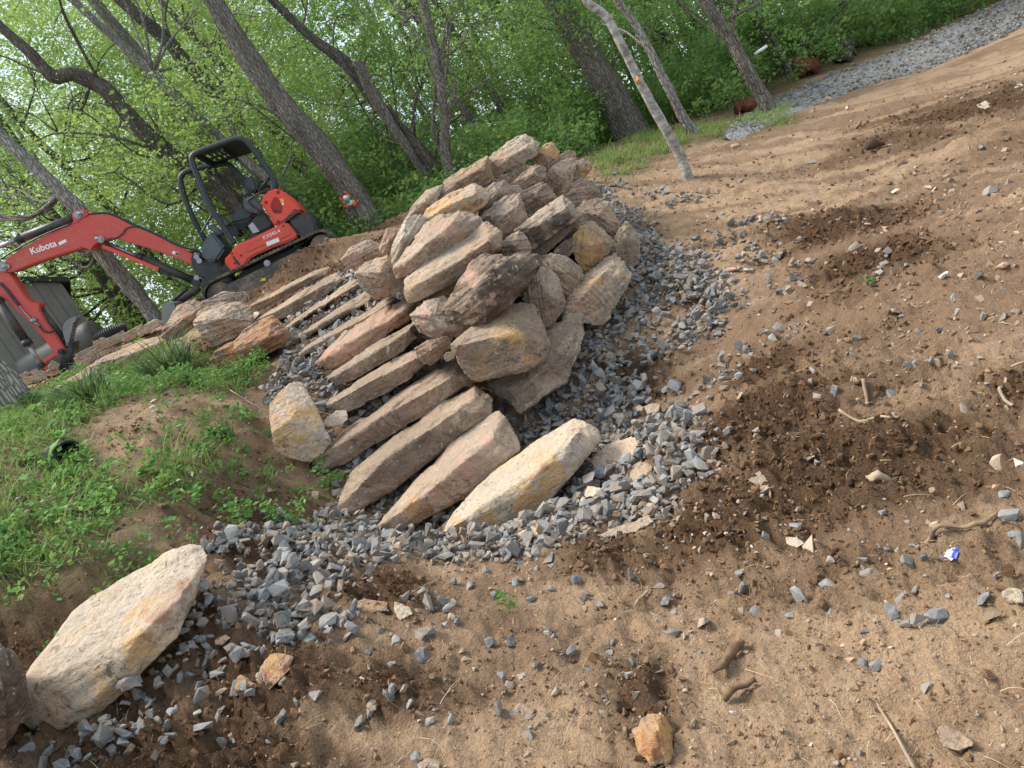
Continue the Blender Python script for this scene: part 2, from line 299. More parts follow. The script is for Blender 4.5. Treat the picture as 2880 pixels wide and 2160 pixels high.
# ---------------------------------------------------------------- scattered stones and soil
def hullstone(n, seed, sq=(1, .75, .55)):
    r = np.random.default_rng(seed); bm = bmesh.new()
    for _ in range(n):
        v = r.normal(size=3); v /= np.linalg.norm(v); v *= r.uniform(.8, 1.1); v = np.sign(v)*np.abs(v)**.6
        bm.verts.new(v*np.array(sq))
    g = bmesh.ops.convex_hull(bm, input=bm.verts); bmesh.ops.delete(bm, geom=list({e for e in g['geom_interior']+g['geom_unused'] if isinstance(e, bmesh.types.BMVert)}), context='VERTS')
    bmesh.ops.triangulate(bm, faces=bm.faces); bm.verts.index_update()
    V = np.array([v.co[:] for v in bm.verts]); Fc = np.array([[v.index for v in f.verts] for f in bm.faces]); bm.free(); return V*.5, Fc
def rotm(a, b, c):
    ca, sa, cb, sb, cc, sc_ = np.cos(a), np.sin(a), np.cos(b), np.sin(b), np.cos(c), np.sin(c); z = np.zeros_like(a); o = z+1
    X = np.stack([o, z, z, z, ca, -sa, z, sa, ca], 1).reshape(-1, 3, 3); Y = np.stack([cb, z, sb, z, o, z, -sb, z, cb], 1).reshape(-1, 3, 3); Z = np.stack([cc, -sc_, z, sc_, cc, z, z, z, o], 1).reshape(-1, 3, 3)
    return Z@Y@X
def scatter(name, protos, pos, size, rnd, mat, tilt=.7, smooth=False):
    VS, FS, AS = [], [], []; off = 0; k = rng.integers(0, len(protos), len(pos))
    R_ = rotm(rng.normal(0, tilt, len(pos)), rng.normal(0, tilt, len(pos)), rng.uniform(0, 6.28, len(pos)))
    for i, (V, Fc) in enumerate(protos):
        s = np.where(k == i)[0]
        if not len(s): continue
        W = np.einsum('nij,vj->nvi', R_[s], V)*size[s][:, None, None]+pos[s][:, None]
        VS.append(W.reshape(-1, 3)); FS.append((Fc[None]+(np.arange(len(s))*len(V))[:, None, None]).reshape(-1, 3)+off); off += len(s)*len(V); AS.append(np.repeat(rnd[s], len(V)))
    me = npmesh(name, np.concatenate(VS), np.concatenate(FS), 3, smooth); attr(me, 'rnd', np.concatenate(AS)); return obj(name, me, mat)
def sample(pg, dens):
    lo, hi = pg.min(0), pg.max(0); n = int(dens*np.prod(hi-lo)); x = rng.uniform(lo[0], hi[0], n); y = rng.uniform(lo[1], hi[1], n); k = inpoly(x, y, pg); return x[k], y[k]
def pilef(x, y): return np.zeros(len(x))
STN = [hullstone(12, 100+k, (1, rng.uniform(.6, .9), rng.uniform(.35, .6))) for k in range(14)]
def gravel(name, parts, zup, label, cap=.1):
    X, Y, S, Rn = [], [], [], []
    for x, y, s in parts: X.append(x); Y.append(y); S.append(s)
    x = np.concatenate(X); y = np.concatenate(Y); s = np.minimum(np.concatenate(S), cap); z = TZ(x, y)+s*zup*rng.uniform(-.6, 1.7, len(x))
    r = np.clip(rng.beta(2, 2.2, len(x))*.92+(rng.random(len(x)) < .035)*.5, 0, 1)
    o = scatter(name, STN, np.stack([x, y, z], 1), s, r, GRAVEL); tag(o, label, 'gravel', kind='stuff'); return o
EXC = [(*G(*px(c, a, b))[:2], r) for c, a, b, r in [('S', 450, 490, .17), ('S', 565, 610, .11), ('S', 310, 700, .08), ('S', 260, 760, .06), ('Fq', 1780, 1050, .12), ('Fq', 1540, 890, .1), ('Q', 1230, 140, .1), ('Q', 1450, 120, .07), ('D', 540, 400, .09), ('D', 320, 560, .2), ('Fq', 1440, 840, .06), ('S', 610, 265, .06)]]
def keepout(x, y):
    k = np.ones(len(x), bool)
    for a, b, r in EXC: k &= np.hypot(x-a, y-b) > r*.8
    return k
x, y = sample(GRAV, 1500); k = rng.random(len(x)) < sst(-.14, .24, dpoly(x, y, GRAV)+n2(x, y, 2.6, 66)*.16)*(.38+.62*sst(-.45, .1, n2(x, y, 1.9, 21)+.35*sst(5.2, 4.2, y))); k &= keepout(x, y); x, y = x[k], y[k]
x2, y2 = sample(MID, 170); k = rng.random(len(x2)) < sst(-.25, .3, n2(x2, y2, 1.4, 22)); x2, y2 = x2[k], y2[k]
gravel('gravel', [(x, y, rng.lognormal(-3.12, .46, len(x))), (x2, y2, rng.lognormal(-3.0, .4, len(x2)))], .45, 'blue grey crushed stone bedding the slab steps')
x3, y3 = sample(SPARSE, 55); x4, y4 = sample(SPARSE2, 50); k = rng.random(len(x4)) < sst(-.1, .4, n2(x4, y4, 1.1, 23)); x4, y4 = x4[k], y4[k]
k = rng.random(len(x3)) < sst(-.3, .2, n2(x3, y3, 1.3, 24)); x3, y3 = x3[k], y3[k]
gravel('gravel', [(x3, y3, rng.lognormal(-3.15, .5, len(x3))), (x4, y4, rng.lognormal(-3.05, .45, len(x4)))], .25, 'loose grey stones strewn over the tan soil', .062)
x5, y5 = sample(PATH, 650); gravel('gravel', [(x5, y5, rng.lognormal(-3.25, .35, len(x5)))], .5, 'fine grey gravel covering the path by the woods')
# clods of soil everywhere, denser in churned ground
CLD = [hullstone(11, 200+k, (1, rng.uniform(.6, .95), rng.uniform(.45, .75))) for k in range(14)]
def polar(n, r0, r1, a=62):
    r = np.exp(rng.uniform(np.log(r0), np.log(r1), n)); t = rng.uniform(radians(-a), radians(a), n); return r*np.sin(t), r*np.cos(t)-.3
x, y = polar(190000, 1.2, 13); mm = moist(x, y); g = sst(-.1, .2, dpoly(x, y, GREEN)); gv = sst(-.1, .15, dpoly(x, y, GRAV))
k = rng.random(len(x)) < (.10+.75*mm+.25*sst(.0, .5, n2(x, y, 2.2, 31)))*(1-.85*g)*(1-.8*gv); x, y, mm = x[k], y[k], mm[k]
s = rng.lognormal(-4.75, .62, len(x))*(1+.35*mm)*np.clip(np.hypot(x, y)/3, .8, 2.); s = np.minimum(s, .05)
rn = np.clip(.66-.6*mm+rng.normal(0, .2, len(x)), 0, 1); o = scatter('soil_clods', CLD, np.stack([x, y, TZ(x, y)+s*.1], 1), s, rn, CLOD, 1.5, False)
tag(o, 'brown crumbs and clods of dug soil', 'soil', kind='stuff')
m = Mt('pebble_mix', .85, .25); m.col(m.mix(m.ramp(m.noise(50, 4), (.45, 0.), (.7, .5)), m.ramp(m.att('rnd'), (0., (.16, .10, .065)), (.3, (.26, .19, .13)), (.55, (.36, .27, .19)), (.72, (.22, .22, .22)), (.86, (.46, .37, .29)), (.95, (.48, .28, .2)), (1., (.65, .6, .54))), (.3, .22, .15))); m.bump(m.noise(90, 4), .004, .8)
x, y = polar(30000, 1.3, 14); g = sst(-.1, .2, dpoly(x, y, GREEN)); k = rng.random(len(x)) < (.12+.5*sst(-.1, .4, n2(x, y, 1.3, 61))+.35*sst(.0, .4, n2(x, y, 5, 62)))*(1-.8*g); x, y = x[k], y[k]; s = rng.lognormal(-4.1, .55, len(x))*np.clip(np.hypot(x, y)/3.2, .8, 1.8)
tag(scatter('pebbles', [hullstone(10, 600+k, (1, rng.uniform(.6, .9), rng.uniform(.35, .6))) for k in range(10)], np.stack([x, y, TZ(x, y)+s*.08], 1), s, rng.random(len(x)), m.m, .5), 'tan and grey pebbles and rock chips mixed into the soil', 'pebbles', kind='stuff')
def strands(name, x, y, z, L, wd, mat, label, cat, up=.15, bend=.3, segs=3):
    n = len(x); a = rng.uniform(0, 2*pi, n); da = rng.normal(0, bend, (n, segs)); Pn = np.stack([x, y, z], 1); VS = np.zeros((n, segs+1, 2, 3)); ang = a.copy(); el = rng.normal(up, .25, n)
    for s in range(segs+1):
        side = np.stack([-np.sin(ang), np.cos(ang), np.full(n, .5)], 1)*(wd*(1-.7*s/segs))[:, None]
        VS[:, s, 0] = Pn-side; VS[:, s, 1] = Pn+side
        if s < segs: ang = ang+da[:, s]; Pn = Pn+np.stack([np.cos(ang)*np.cos(el), np.sin(ang)*np.cos(el), np.sin(el)], 1)*(L/segs)[:, None]; el = el-.2
    b = np.arange(segs)*2; q = np.stack([b, b+1, b+3, b+2], 1); Fc = (q[None]+(np.arange(n)*(segs+1)*2)[:, None, None]).reshape(-1, 4)
    me = npmesh(name, VS.reshape(-1, 3), Fc, 4); attr(me, 'rnd', np.repeat(rng.random(n), (segs+1)*2)); o = obj(name, me, mat); return tag(o, label, cat, kind='stuff')
x, y = polar(7000, 1.3, 11); strands('straw', x, y, TZ(x, y)+.012, rng.lognormal(-3.1, .5, len(x)), rng.uniform(.0004, .0012, len(x)), STRAW, 'pale roots and straw bits lying on the soil', 'straw', bend=.16)
# ---------------------------------------------------------------- rocks
def rock(name, label, crop, pts, Y, inner=(), T=None, col=(.3, .3, .2, .3), cat='boulder', group=None, chips=5, amp=1., back=.8, grp2=None, stains=(), groove=False):
    seed = len(sc.objects)*13+int(pts[0][0]) % 97; r = np.random.default_rng(seed); Y = Y-(.06 if crop in ('A', 'B', 'D') else 0)
    hulls = [(pts, inner)]+([grp2] if grp2 else [])
    Y = Y-(.06 if crop in 'ABD' else 0)
    cen = P(*px(crop, np.mean([p[0] for p in pts]), np.mean([p[1] for p in pts])), Y); bm = bmesh.new(); ext = None
    for pp, inn in hulls:
        b2 = bmesh.new(); cx = np.mean([p[0] for p in pp]); cy = np.mean([p[1] for p in pp])
        W = [P(*px(crop, p[0], p[1]), Y+(p[2] if len(p) > 2 else 0)) for p in [(cx+(q_[0]-cx)*{'A': 1.06, 'D': 1.075}.get(crop, 1.035), cy+(q_[1]-cy)*{'A': 1.06, 'D': 1.075}.get(crop, 1.035), *q_[2:]) for q_ in pp]]; A_ = np.array(W); size = np.linalg.norm(A_.max(0)-A_.min(0))
        w_ = np.array(W); ev = np.sort(np.linalg.eigvalsh(np.cov((w_-w_.mean(0)).T)))[::-1]; mn = 2.6*sqrt(max(ev[1], 1e-6)); t_ = T if T is not None else min(.75*mn+.08, .6)
        ext = max(ext or 0, size)
        for p in pp: W.append(P(*px(crop, cx+(p[0]-cx)*back, cy+(p[1]-cy)*back), Y+(p[2] if len(p) > 2 else 0)*.6+t_*r.uniform(.85, 1.1)))
        for p in inn: W.append(P(*px(crop, p[0], p[1]), Y+(p[2] if len(p) > 2 else -.12*size)))
        for q in W: b2.verts.new(q-cen)
        g = bmesh.ops.convex_hull(b2, input=b2.verts); bmesh.ops.delete(b2, geom=list({e for e in g['geom_interior']+g['geom_unused'] if isinstance(e, bmesh.types.BMVert)}), context='VERTS')
        for k in range(chips*2):
            d = Vector(r.normal(size=3)).normalized(); mxd = max(v.co.dot(d) for v in b2.verts)
            if mxd < .02: continue
            g2 = bmesh.ops.bisect_plane(b2, geom=b2.verts[:]+b2.edges[:]+b2.faces[:], plane_co=d*(mxd-size*r.uniform(.003, .014)), plane_no=d, clear_outer=True)
            es = [e for e in g2['geom_cut'] if isinstance(e, bmesh.types.BMEdge)]
            if len(es) > 2: bmesh.ops.holes_fill(b2, edges=es)
        bmesh.ops.triangulate(b2, faces=b2.faces); tmp = bpy.data.meshes.new('tmp'); b2.to_mesh(tmp); b2.free(); bm.from_mesh(tmp); bpy.data.meshes.remove(tmp)
    me = bpy.data.meshes.new(name); bm.to_mesh(me); bm.free()
    o = obj(name, me); o.location = cen
    vx = float(np.clip(ext*.0105, .005, .015)); md = o.modifiers.new('r', 'REMESH'); md.mode = 'VOXEL'; md.voxel_size = vx
    ms = o.modifiers.new('s', 'SMOOTH'); ms.iterations = 1; ms.factor = .5
    dg = bpy.context.evaluated_depsgraph_get(); m2 = bpy.data.meshes.new_from_object(o.evaluated_get(dg)); o.modifiers.clear(); o.data = m2; bpy.data.meshes.remove(me); m2.name = name
    n = len(m2.vertices); V = np.zeros(n*3, np.float32); N = np.zeros(n*3, np.float32); m2.vertices.foreach_get('co', V); m2.vertices.foreach_get('normal', N); V = V.reshape(-1, 3).astype(float); N = N.reshape(-1, 3)
    s = ext; off = r.uniform(0, 50, 3); bd = np.linalg.svd(V[::7]-V.mean(0), full_matrices=False)[2][2]; q = V+off
    h = fbm(q*(2.2/s), 2)*.010*s + (.2-np.abs(fbm(q*(3.2/s), 4, .5)))*.014*s
    st = fbm(np.stack([q@bd*24/max(s, .3), q[:, 0]*1.6, q[:, 1]*1.6], 1), 2); h += np.round(st*2.2)/2.2*.0095*s**.5 + fbm(q*26, 4, .6)*.0035*min(1, s*1.5)
    pn = perlin(q*(3.4/s)); h -= sst(.2, .225, pn)*.014*s; h -= sst(.25, .275, perlin(q*(7./s)+9))*.007*s
    if groove:
        ax = np.linalg.svd(V-V.mean(0), full_matrices=False)[2][0]; h += .010*np.abs(np.sin(q@ax*pi/.045+fbm(q*4, 2)*1.5))*sst(.1, .5, fbm(q*3+4, 2)+.5)
    V += N*(h*amp)[:, None]; m2.vertices.foreach_set('co', V.astype(np.float32).ravel()); m2.polygons.foreach_set('use_smooth', np.ones(len(m2.polygons), bool)); m2.update()
    if stains:
        W_ = V+np.array(cen); ray_c = {}
        for an_ in {s_[3] for s_ in stains}:
            a_ = np.zeros(n)
            for sx_, sy_, sr_, kd_ in stains:
                if kd_ != an_: continue
                dr = np.array(ray(*px(crop, sx_, sy_))); dr = dr/np.linalg.norm(dr); wv = W_-CAM; tt_ = wv@dr; dist = np.linalg.norm(wv-np.outer(tt_, dr), axis=1)+fbm(W_*(1.1/sr_)+7, 4, .65)*sr_*.95; a_ = np.maximum(a_, np.exp(-(dist/sr_)**2)*(tt_ < np.linalg.norm(cen-CAM)+.15*ext))
            attr(m2, an_, a_)
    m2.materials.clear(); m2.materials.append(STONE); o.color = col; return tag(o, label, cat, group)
SG = 'stone slab steps'; PG = 'boulders heaped in the pile'; PB = 'boulders beside the steps'
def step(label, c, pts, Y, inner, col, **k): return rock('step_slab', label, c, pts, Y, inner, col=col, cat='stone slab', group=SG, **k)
step('lowest step slab, pale top with an ochre front edge', 'D', [(1210, 1095), (1290, 980, .1), (1350, 900, .18), (1530, 720, .3), (1750, 560, .38), (2010, 412, .4), (2075, 425, .3), (2145, 480, .25), (2165, 540, .15), (2060, 680, .05), (1975, 750), (1870, 890), (1790, 990), (1580, 1070), (1430, 1050), (1330, 1085)], 4.25,
     [(1430, 975, 0), (1560, 945, -.03), (1700, 865, -.05), (1840, 680, -.02), (1950, 615, 0), (2040, 470, .1)], (.6, .1, 1., .0), T=.3, amp=.5, stains=[(1820, 810, 0.1, 'ochre'), (1900, 700, 0.1, 'ochre'), (1700, 930, 0.06, 'ochre'), (1500, 1020, 0.07, 'ochre'), (1300, 1070, 0.06, 'ochre'), (2050, 440, 0.05, 'rust'), (1840, 690, 0.03, 'rust')])
step('second step slab from the bottom, pink edged with rounded right end', 'D', [(825, 1050), (860, 990, .08), (1060, 760, .25), (1280, 540, .32), (1520, 368, .36), (1580, 400, .3), (1668, 590, .1), (1600, 650), (1480, 730), (1360, 880), (1200, 930), (1100, 1020), (960, 1085), (870, 1092)], 4.65,
     [(950, 960, -.02), (1190, 790, -.04), (1380, 620, -.02), (1520, 500, .05), (1010, 990, -.03)], (.25, .6, .45, .2), T=.3, amp=.7, stains=[(1170, 850, 0.06, 'rose'), (1330, 700, 0.07, 'rose'), (1020, 950, 0.06, 'ochre'), (1100, 970, 0.05, 'rust'), (1480, 560, 0.07, 'rose')])
step('third step slab from the bottom, long with a dark grey brown face', 'D', [(565, 930), (600, 830, .12), (660, 720, .2), (900, 520, .3), (1200, 300, .36), (1370, 200, .36), (1430, 235, .3), (1505, 285, .2), (1490, 375, .08), (1300, 510), (1050, 690), (960, 780), (830, 890), (640, 1010), (570, 995)], 4.95,
     [(640, 905, -.02), (850, 640, -.03), (1100, 470, -.02), (1290, 330, .03), (1400, 260, .1), (700, 800, -.03)], (.15, .2, .15, .55), T=.32, amp=.8)
step('fourth step slab from the bottom, its right end under the big grey boulder', 'D', [(425, 640), (440, 590, .1), (600, 460, .25), (850, 330, .32), (1100, 140, .38), (1300, 0, .38), (1430, 120, .2), (1410, 170, .1), (1200, 320), (1050, 380), (860, 490), (700, 570), (600, 665), (490, 705), (425, 685)], 5.3,
     [(470, 610, -.02), (700, 470, -.03), (860, 350, -.02), (1060, 250, -.02), (1260, 120, .02)], (.15, .3, .15, .45), T=.32, amp=.8)
step('fifth step slab from the bottom, broad and tan just above a white chip stone', 'B', [(1095, 1655), (1120, 1610, .1), (1280, 1540, .2), (1480, 1385, .25), (1700, 1250, .3), (1860, 1175, .3), (1980, 1290, .1), (1800, 1450), (1600, 1570), (1400, 1670), (1250, 1720), (1130, 1700)], 5.6,
     [(1200, 1600, -.02), (1480, 1450, -.03), (1750, 1310, -.02), (1900, 1240, .05)], (.2, .25, .2, .35), T=.3, amp=.8)
step('short broken step slab with a sawn looking left end', 'B', [(1108, 1430), (1130, 1390, .05), (1300, 1320, .15), (1440, 1250, .2), (1520, 1130, .22), (1660, 1050, .25), (1850, 935, .25), (1870, 1090, .05), (1760, 1195), (1520, 1285), (1510, 1345), (1350, 1440), (1200, 1485)], 5.9,
     [(1190, 1400, -.02), (1350, 1340, -.02), (1600, 1180, -.02), (1800, 1020, 0)], (.2, .2, .15, .45), T=.25, amp=.8)
step('thick pink and rust step slab, rough faced', 'B', [(1005, 1290), (1080, 1205, .1), (1250, 1050, .2), (1440, 920, .25), (1650, 780, .3), (1780, 712, .3), (1895, 790, .2), (1850, 895, .05), (1680, 1010), (1500, 1130), (1340, 1300), (1250, 1325), (1100, 1325)], 6.25,
     [(1150, 1230, -.03), (1400, 1050, -.05), (1640, 930, -.04), (1780, 830, 0), (1330, 1200, -.05)], (.35, 1., .25, .25), T=.32, amp=1.1, stains=[(1650, 900, 0.15, 'rose'), (1350, 1050, 0.18, 'rose'), (1700, 920, 0.08, 'rust'), (1150, 1200, 0.12, 'rose')])
step('thin step slab directly behind the thick pink one', 'B', [(858, 1222), (930, 1145, .05), (1100, 1070, .12), (1300, 950, .16), (1480, 832, .2), (1680, 700, .22), (1695, 745, .12), (1620, 830, .03), (1500, 920), (1330, 1010), (1200, 1095), (1080, 1155), (960, 1195), (880, 1235)], 6.7,
     [(1000, 1130, -.02), (1300, 975, -.02), (1560, 830, -.01)], (.15, .2, .2, .35), T=.25, amp=.7)
step('fourth step slab from the top, plain thin and grey brown', 'B', [(768, 1120), (800, 1070, .05), (1000, 950, .12), (1200, 828, .16), (1350, 730, .2), (1480, 655, .2), (1508, 710, .1), (1440, 785, .02), (1200, 910), (1050, 1010), (900, 1100), (820, 1135)], 7.15, [(950, 1020, -.02), (1250, 850, -.02)], (.15, .1, .15, .45), T=.25, amp=.7)
step('third step slab from the top, narrow and stepped in the middle', 'B', [(738, 1000), (760, 960, .05), (870, 872, .1), (1000, 792, .12), (1180, 682, .14), (1300, 592, .16), (1375, 560, .16), (1382, 612, .08), (1200, 728), (1050, 830), (900, 930), (770, 1015)], 7.6, [(900, 890, -.02), (1180, 720, -.02)], (.25, .1, .2, .3), T=.22, amp=.7)
step('second step slab from the top, thick with a mossy dark face', 'B', [(468, 942), (560, 872, .08), (700, 780, .14), (900, 670, .18), (1050, 570, .2), (1190, 518, .2), (1232, 560, .1), (1220, 605, .03), (1100, 708), (900, 820), (780, 900), (640, 922), (520, 938)], 8.1, [(650, 850, -.02), (950, 680, -.02), (1150, 580, 0)], (.3, .05, .1, .6), T=.28, amp=.8)
step('topmost step slab, ochre brown and half buried below the machine', 'B', [(438, 800), (520, 742, .05), (700, 642, .1), (850, 562, .12), (1000, 492, .14), (1132, 462, .14), (1090, 545, .03), (900, 608), (750, 698), (620, 770), (540, 830), (480, 848)], 8.65, [(700, 690, -.02), (950, 550, -.02)], (.8, .1, .15, .25), T=.25, amp=.8)
# the heap
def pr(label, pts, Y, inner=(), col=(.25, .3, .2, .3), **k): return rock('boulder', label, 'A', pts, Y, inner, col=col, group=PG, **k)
pr('big blocky grey brown boulder at the lower front of the heap', [(858, 1405), (1000, 1290, .15), (1175, 1165, .4), (1310, 1138, .5), (1390, 1165, .45), (1485, 1400, .1), (1440, 1500, .05), (1340, 1565, 0), (1170, 1605, .02), (1030, 1642, .05), (980, 1620, .06), (900, 1500, .02)], 5.1, [(880, 1410, -.04), (1220, 1320, -.08), (1295, 1350, -.1), (1330, 1550, -.05)], (.3, .1, .2, .2), amp=.7, T=.55, stains=[(1265, 1350, 0.06, 'ochre'), (1180, 1290, 0.07, 'ochre'), (1340, 1500, 0.04, 'ochre')])
pr('long sloping boulder under the blocky front one, resting on the gravel', [(1300, 1430, .3), (1470, 1290, .45), (1600, 1225, .5), (1690, 1212, .5), (1718, 1340, .3), (1650, 1510, .12), (1590, 1650, .05), (1497, 1720, 0), (1299, 1840, -.05), (1247, 1790, -.02), (1180, 1690, .1), (1090, 1660, .2)], 5.3, [(1450, 1540, .02), (1560, 1440, .1), (1620, 1340, .2), (1300, 1700, -.08)], (.1, .2, .2, .25), amp=1.1, T=.45)
pr('large dark twisted boulder with a smooth hollow face at the front of the heap', [(795, 1185, .1), (850, 1080, .1), (900, 990, .1), (990, 870, .15), (1060, 825, .2), (1220, 835, .2), (1320, 850, .2), (1395, 812, .3), (1428, 850, .3), (1375, 965, .2), (1350, 1035, .15), (1250, 1110, .08), (1180, 1180, 0), (1080, 1268, -.02), (980, 1285, 0), (860, 1255, .05)], 5.25, [(1045, 990, -.1), (1110, 920, -.1), (1200, 1010, -.14), (1060, 1190, -.12), (920, 1180, -.05)], (.05, .35, .0, 1.), amp=1.5, T=.5, stains=[(960, 960, 0.07, 'rose'), (1110, 1120, 0.04, 'rose')])
pr('pinkish boulder under the dark twisted one', [(590, 1215), (680, 1125, .15), (800, 1090, .25), (900, 1150, .2), (1000, 1250), (1080, 1280, -.02), (930, 1345, -.03), (780, 1368, -.03), (640, 1330)], 5.5, [(700, 1200, -.1), (820, 1290, -.14)], (.2, .9, .5, .1), T=.4)
pr('long tan slab lying across the middle of the heap', [(548, 1045), (560, 975, .1), (700, 875, .25), (850, 762, .3), (940, 682, .35), (1080, 612, .35), (1165, 680, .2), (1158, 785, .1), (960, 938), (800, 1035), (680, 1098), (580, 1130)], 5.75, [(620, 1010, -.05), (860, 890, -.08), (1090, 730, -.04), (1120, 760, 0)], (.3, .1, .3, .2), amp=.8, T=.45)
pr('large tan slab with a rosy patch above the long middle slab', [(480, 905), (560, 790, .15), (640, 672, .25), (720, 590, .35), (900, 522, .4), (1000, 550, .35), (1048, 600, .25), (1000, 665, .1), (900, 725, .05), (870, 770), (760, 838), (640, 925), (500, 978)], 5.95, [(560, 880, -.05), (700, 740, -.08), (860, 610, -.04), (880, 690, -.06)], (.15, .75, .35, .2), amp=.9, T=.5, stains=[(830, 660, 0.11, 'rose'), (900, 690, 0.07, 'rose'), (520, 950, 0.05, 'rust')])
pr('bleached upright slab on the left flank of the heap', [(455, 830), (478, 740), (560, 585, .1), (650, 560, .15), (690, 610, .12), (600, 730), (540, 810), (480, 905)], 6.25, [(530, 720, -.08)], (.3, .05, .95, .1), T=.35)
pr('tan boulder with an orange streaked top edge', [(640, 620), (700, 525, .1), (820, 442, .2), (1000, 352, .3), (1095, 435, .2), (1092, 475, .1), (1010, 565), (900, 600), (720, 660)], 6.4, [(860, 480, -.08), (1000, 430, -.05)], (.9, .1, .35, .15), T=.5, stains=[(890, 420, 0.07, 'ochre'), (820, 470, 0.07, 'ochre'), (730, 530, 0.07, 'ochre')])
pr('brown jagged slab leaning on the back of the heap', [(742, 495), (790, 370), (870, 300, .1), (980, 235, .15), (1080, 180, .2), (1102, 230, .15), (1118, 350, .05), (1050, 395), (900, 430), (820, 460), (745, 510)], 7.0, [(900, 340, -.08), (1060, 260, -.05)], (.5, .1, .05, .6), amp=1.3, T=.4)
pr('pale grey block at the far left shoulder of the heap', [(550, 600), (600, 505), (690, 405, .1), (790, 375, .1), (760, 490), (700, 540), (650, 590)], 6.9, [(680, 480, -.08)], (.1, .1, .4, .2), T=.45)
pr('tan slab perched at the very top of the heap', [(1088, 215), (1130, 165, .05), (1210, 102, .15), (1320, 45, .25), (1380, 72, .2), (1428, 92, .15), (1412, 165, .05), (1330, 225), (1260, 268), (1160, 318), (1115, 325), (1100, 280)], 7.35, [(1130, 235, -.05), (1220, 190, -.08), (1345, 125, -.02), (1200, 275, -.06)], (.3, .2, .45, .25), amp=1.1, T=.45, stains=[(1180, 180, 0.07, 'rose')])
pr('orange crowned block beside the top slab', [(1375, 215), (1400, 145), (1460, 105, .1), (1502, 88, .1), (1548, 150, .05), (1542, 205), (1490, 285), (1440, 262), (1380, 245)], 7.6, [(1450, 170, -.08)], (1., .4, .3, .1), T=.4, stains=[(1470, 130, 0.1, 'ochre'), (1410, 180, 0.06, 'rust')])
pr('small flat stone wedged under the top slab', [(1185, 325), (1240, 275), (1325, 230), (1345, 265), (1290, 315), (1230, 360)], 7.35, (), (.1, .2, .1, .4), T=.4)
pr('grey brown block in front of the orange crowned one', [(1238, 365), (1310, 295), (1400, 240, .1), (1462, 258, .1), (1458, 325), (1390, 378), (1330, 418), (1260, 398)], 7.1, [(1370, 300, -.07)], (.1, .2, .15, .35), T=.45)
pr('rusty topped stone at the back right of the heap', [(1535, 190), (1600, 146), (1650, 150), (1660, 200), (1600, 235), (1545, 260)], 8.0, (), (.7, .1, .3, .2), T=.4)
pr('tall brown block right of the orange crowned one', [(1430, 360), (1500, 250), (1545, 220, .1), (1620, 195, .1), (1665, 222, .1), (1610, 300), (1628, 365), (1590, 428), (1530, 450), (1490, 405)], 7.45, [(1540, 300, -.08)], (.15, .25, .15, .4), T=.45)
pr('ochre veined boulder at the right end of the top row', [(1595, 300), (1660, 215), (1700, 203), (1755, 228), (1755, 268), (1700, 345), (1650, 392), (1605, 395)], 7.65, [(1670, 270, -.07)], (.9, .1, .3, .35), T=.4)
pr('pale rounded block left of centre in the upper heap', [(1075, 405), (1120, 355), (1190, 340), (1238, 378), (1242, 435), (1150, 490), (1060, 570), (1025, 575)], 6.85, [(1150, 420, -.07)], (.1, .15, .4, .15), T=.45)
pr('little tan stone between two upper blocks', [(1232, 372), (1290, 375), (1325, 410), (1292, 445), (1240, 432)], 7.0, (), (.3, .2, .4, .1), T=.35)
pr('big tan block with curved cracks in the centre of the heap', [(1040, 580), (1130, 492, .1), (1200, 445, .15), (1290, 430, .2), (1348, 590, .1), (1300, 645), (1160, 738), (1145, 680), (1070, 620)], 6.5, [(1190, 560, -.1), (1280, 500, -.05)], (.1, .3, .25, .25), T=.5)
pr('dark layered block behind the soot stained slab', [(1295, 475), (1330, 405), (1440, 355), (1500, 395), (1525, 460), (1470, 505), (1400, 535), (1350, 560), (1320, 535)], 6.95, [(1400, 440, -.08)], (.05, .1, .1, .7), amp=1.4, T=.4)
pr('long tan slab stained with black soot on its face', [(1270, 660), (1400, 550, .1), (1480, 500, .2), (1570, 432, .25), (1640, 485, .15), (1692, 572, .05), (1640, 605), (1560, 645), (1480, 705), (1380, 790), (1330, 760)], 6.25, [(1400, 640, -.08), (1590, 520, -.03), (1640, 570, -.03)], (.15, .05, .35, .75), T=.45, stains=[(1395, 680, 0.13, 'soot'), (1560, 620, 0.11, 'soot'), (1330, 650, 0.06, 'soot')])
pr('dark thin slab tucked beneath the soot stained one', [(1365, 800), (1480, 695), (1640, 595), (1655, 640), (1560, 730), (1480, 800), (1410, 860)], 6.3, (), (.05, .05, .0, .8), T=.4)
pr('smooth tan block at the left end of the soot stained slab', [(1160, 745), (1240, 695), (1290, 665), (1340, 705), (1368, 785), (1340, 848), (1270, 858), (1180, 828)], 6.1, [(1260, 760, -.08)], (.1, .05, .25, .2), T=.45)
pr('pink flecked stone behind the right end of the soot stained slab', [(1585, 445), (1640, 395), (1700, 385), (1745, 440), (1700, 500), (1650, 515)], 7.1, (), (.2, 1., .3, .2), T=.4)
pr('mauve stone at the back foot of the heap', [(1675, 385), (1710, 332), (1770, 345), (1800, 388), (1835, 445), (1770, 475), (1740, 448)], 7.5, (), (.1, .7, .2, .4), T=.4)
pr('wide brown boulder on the right flank', [(1645, 545), (1720, 475, .1), (1810, 458, .15), (1875, 488, .1), (1942, 620), (1938, 695), (1895, 722), (1820, 660), (1700, 630)], 6.85, [(1800, 560, -.08)], (.2, .1, .15, .4), T=.45)
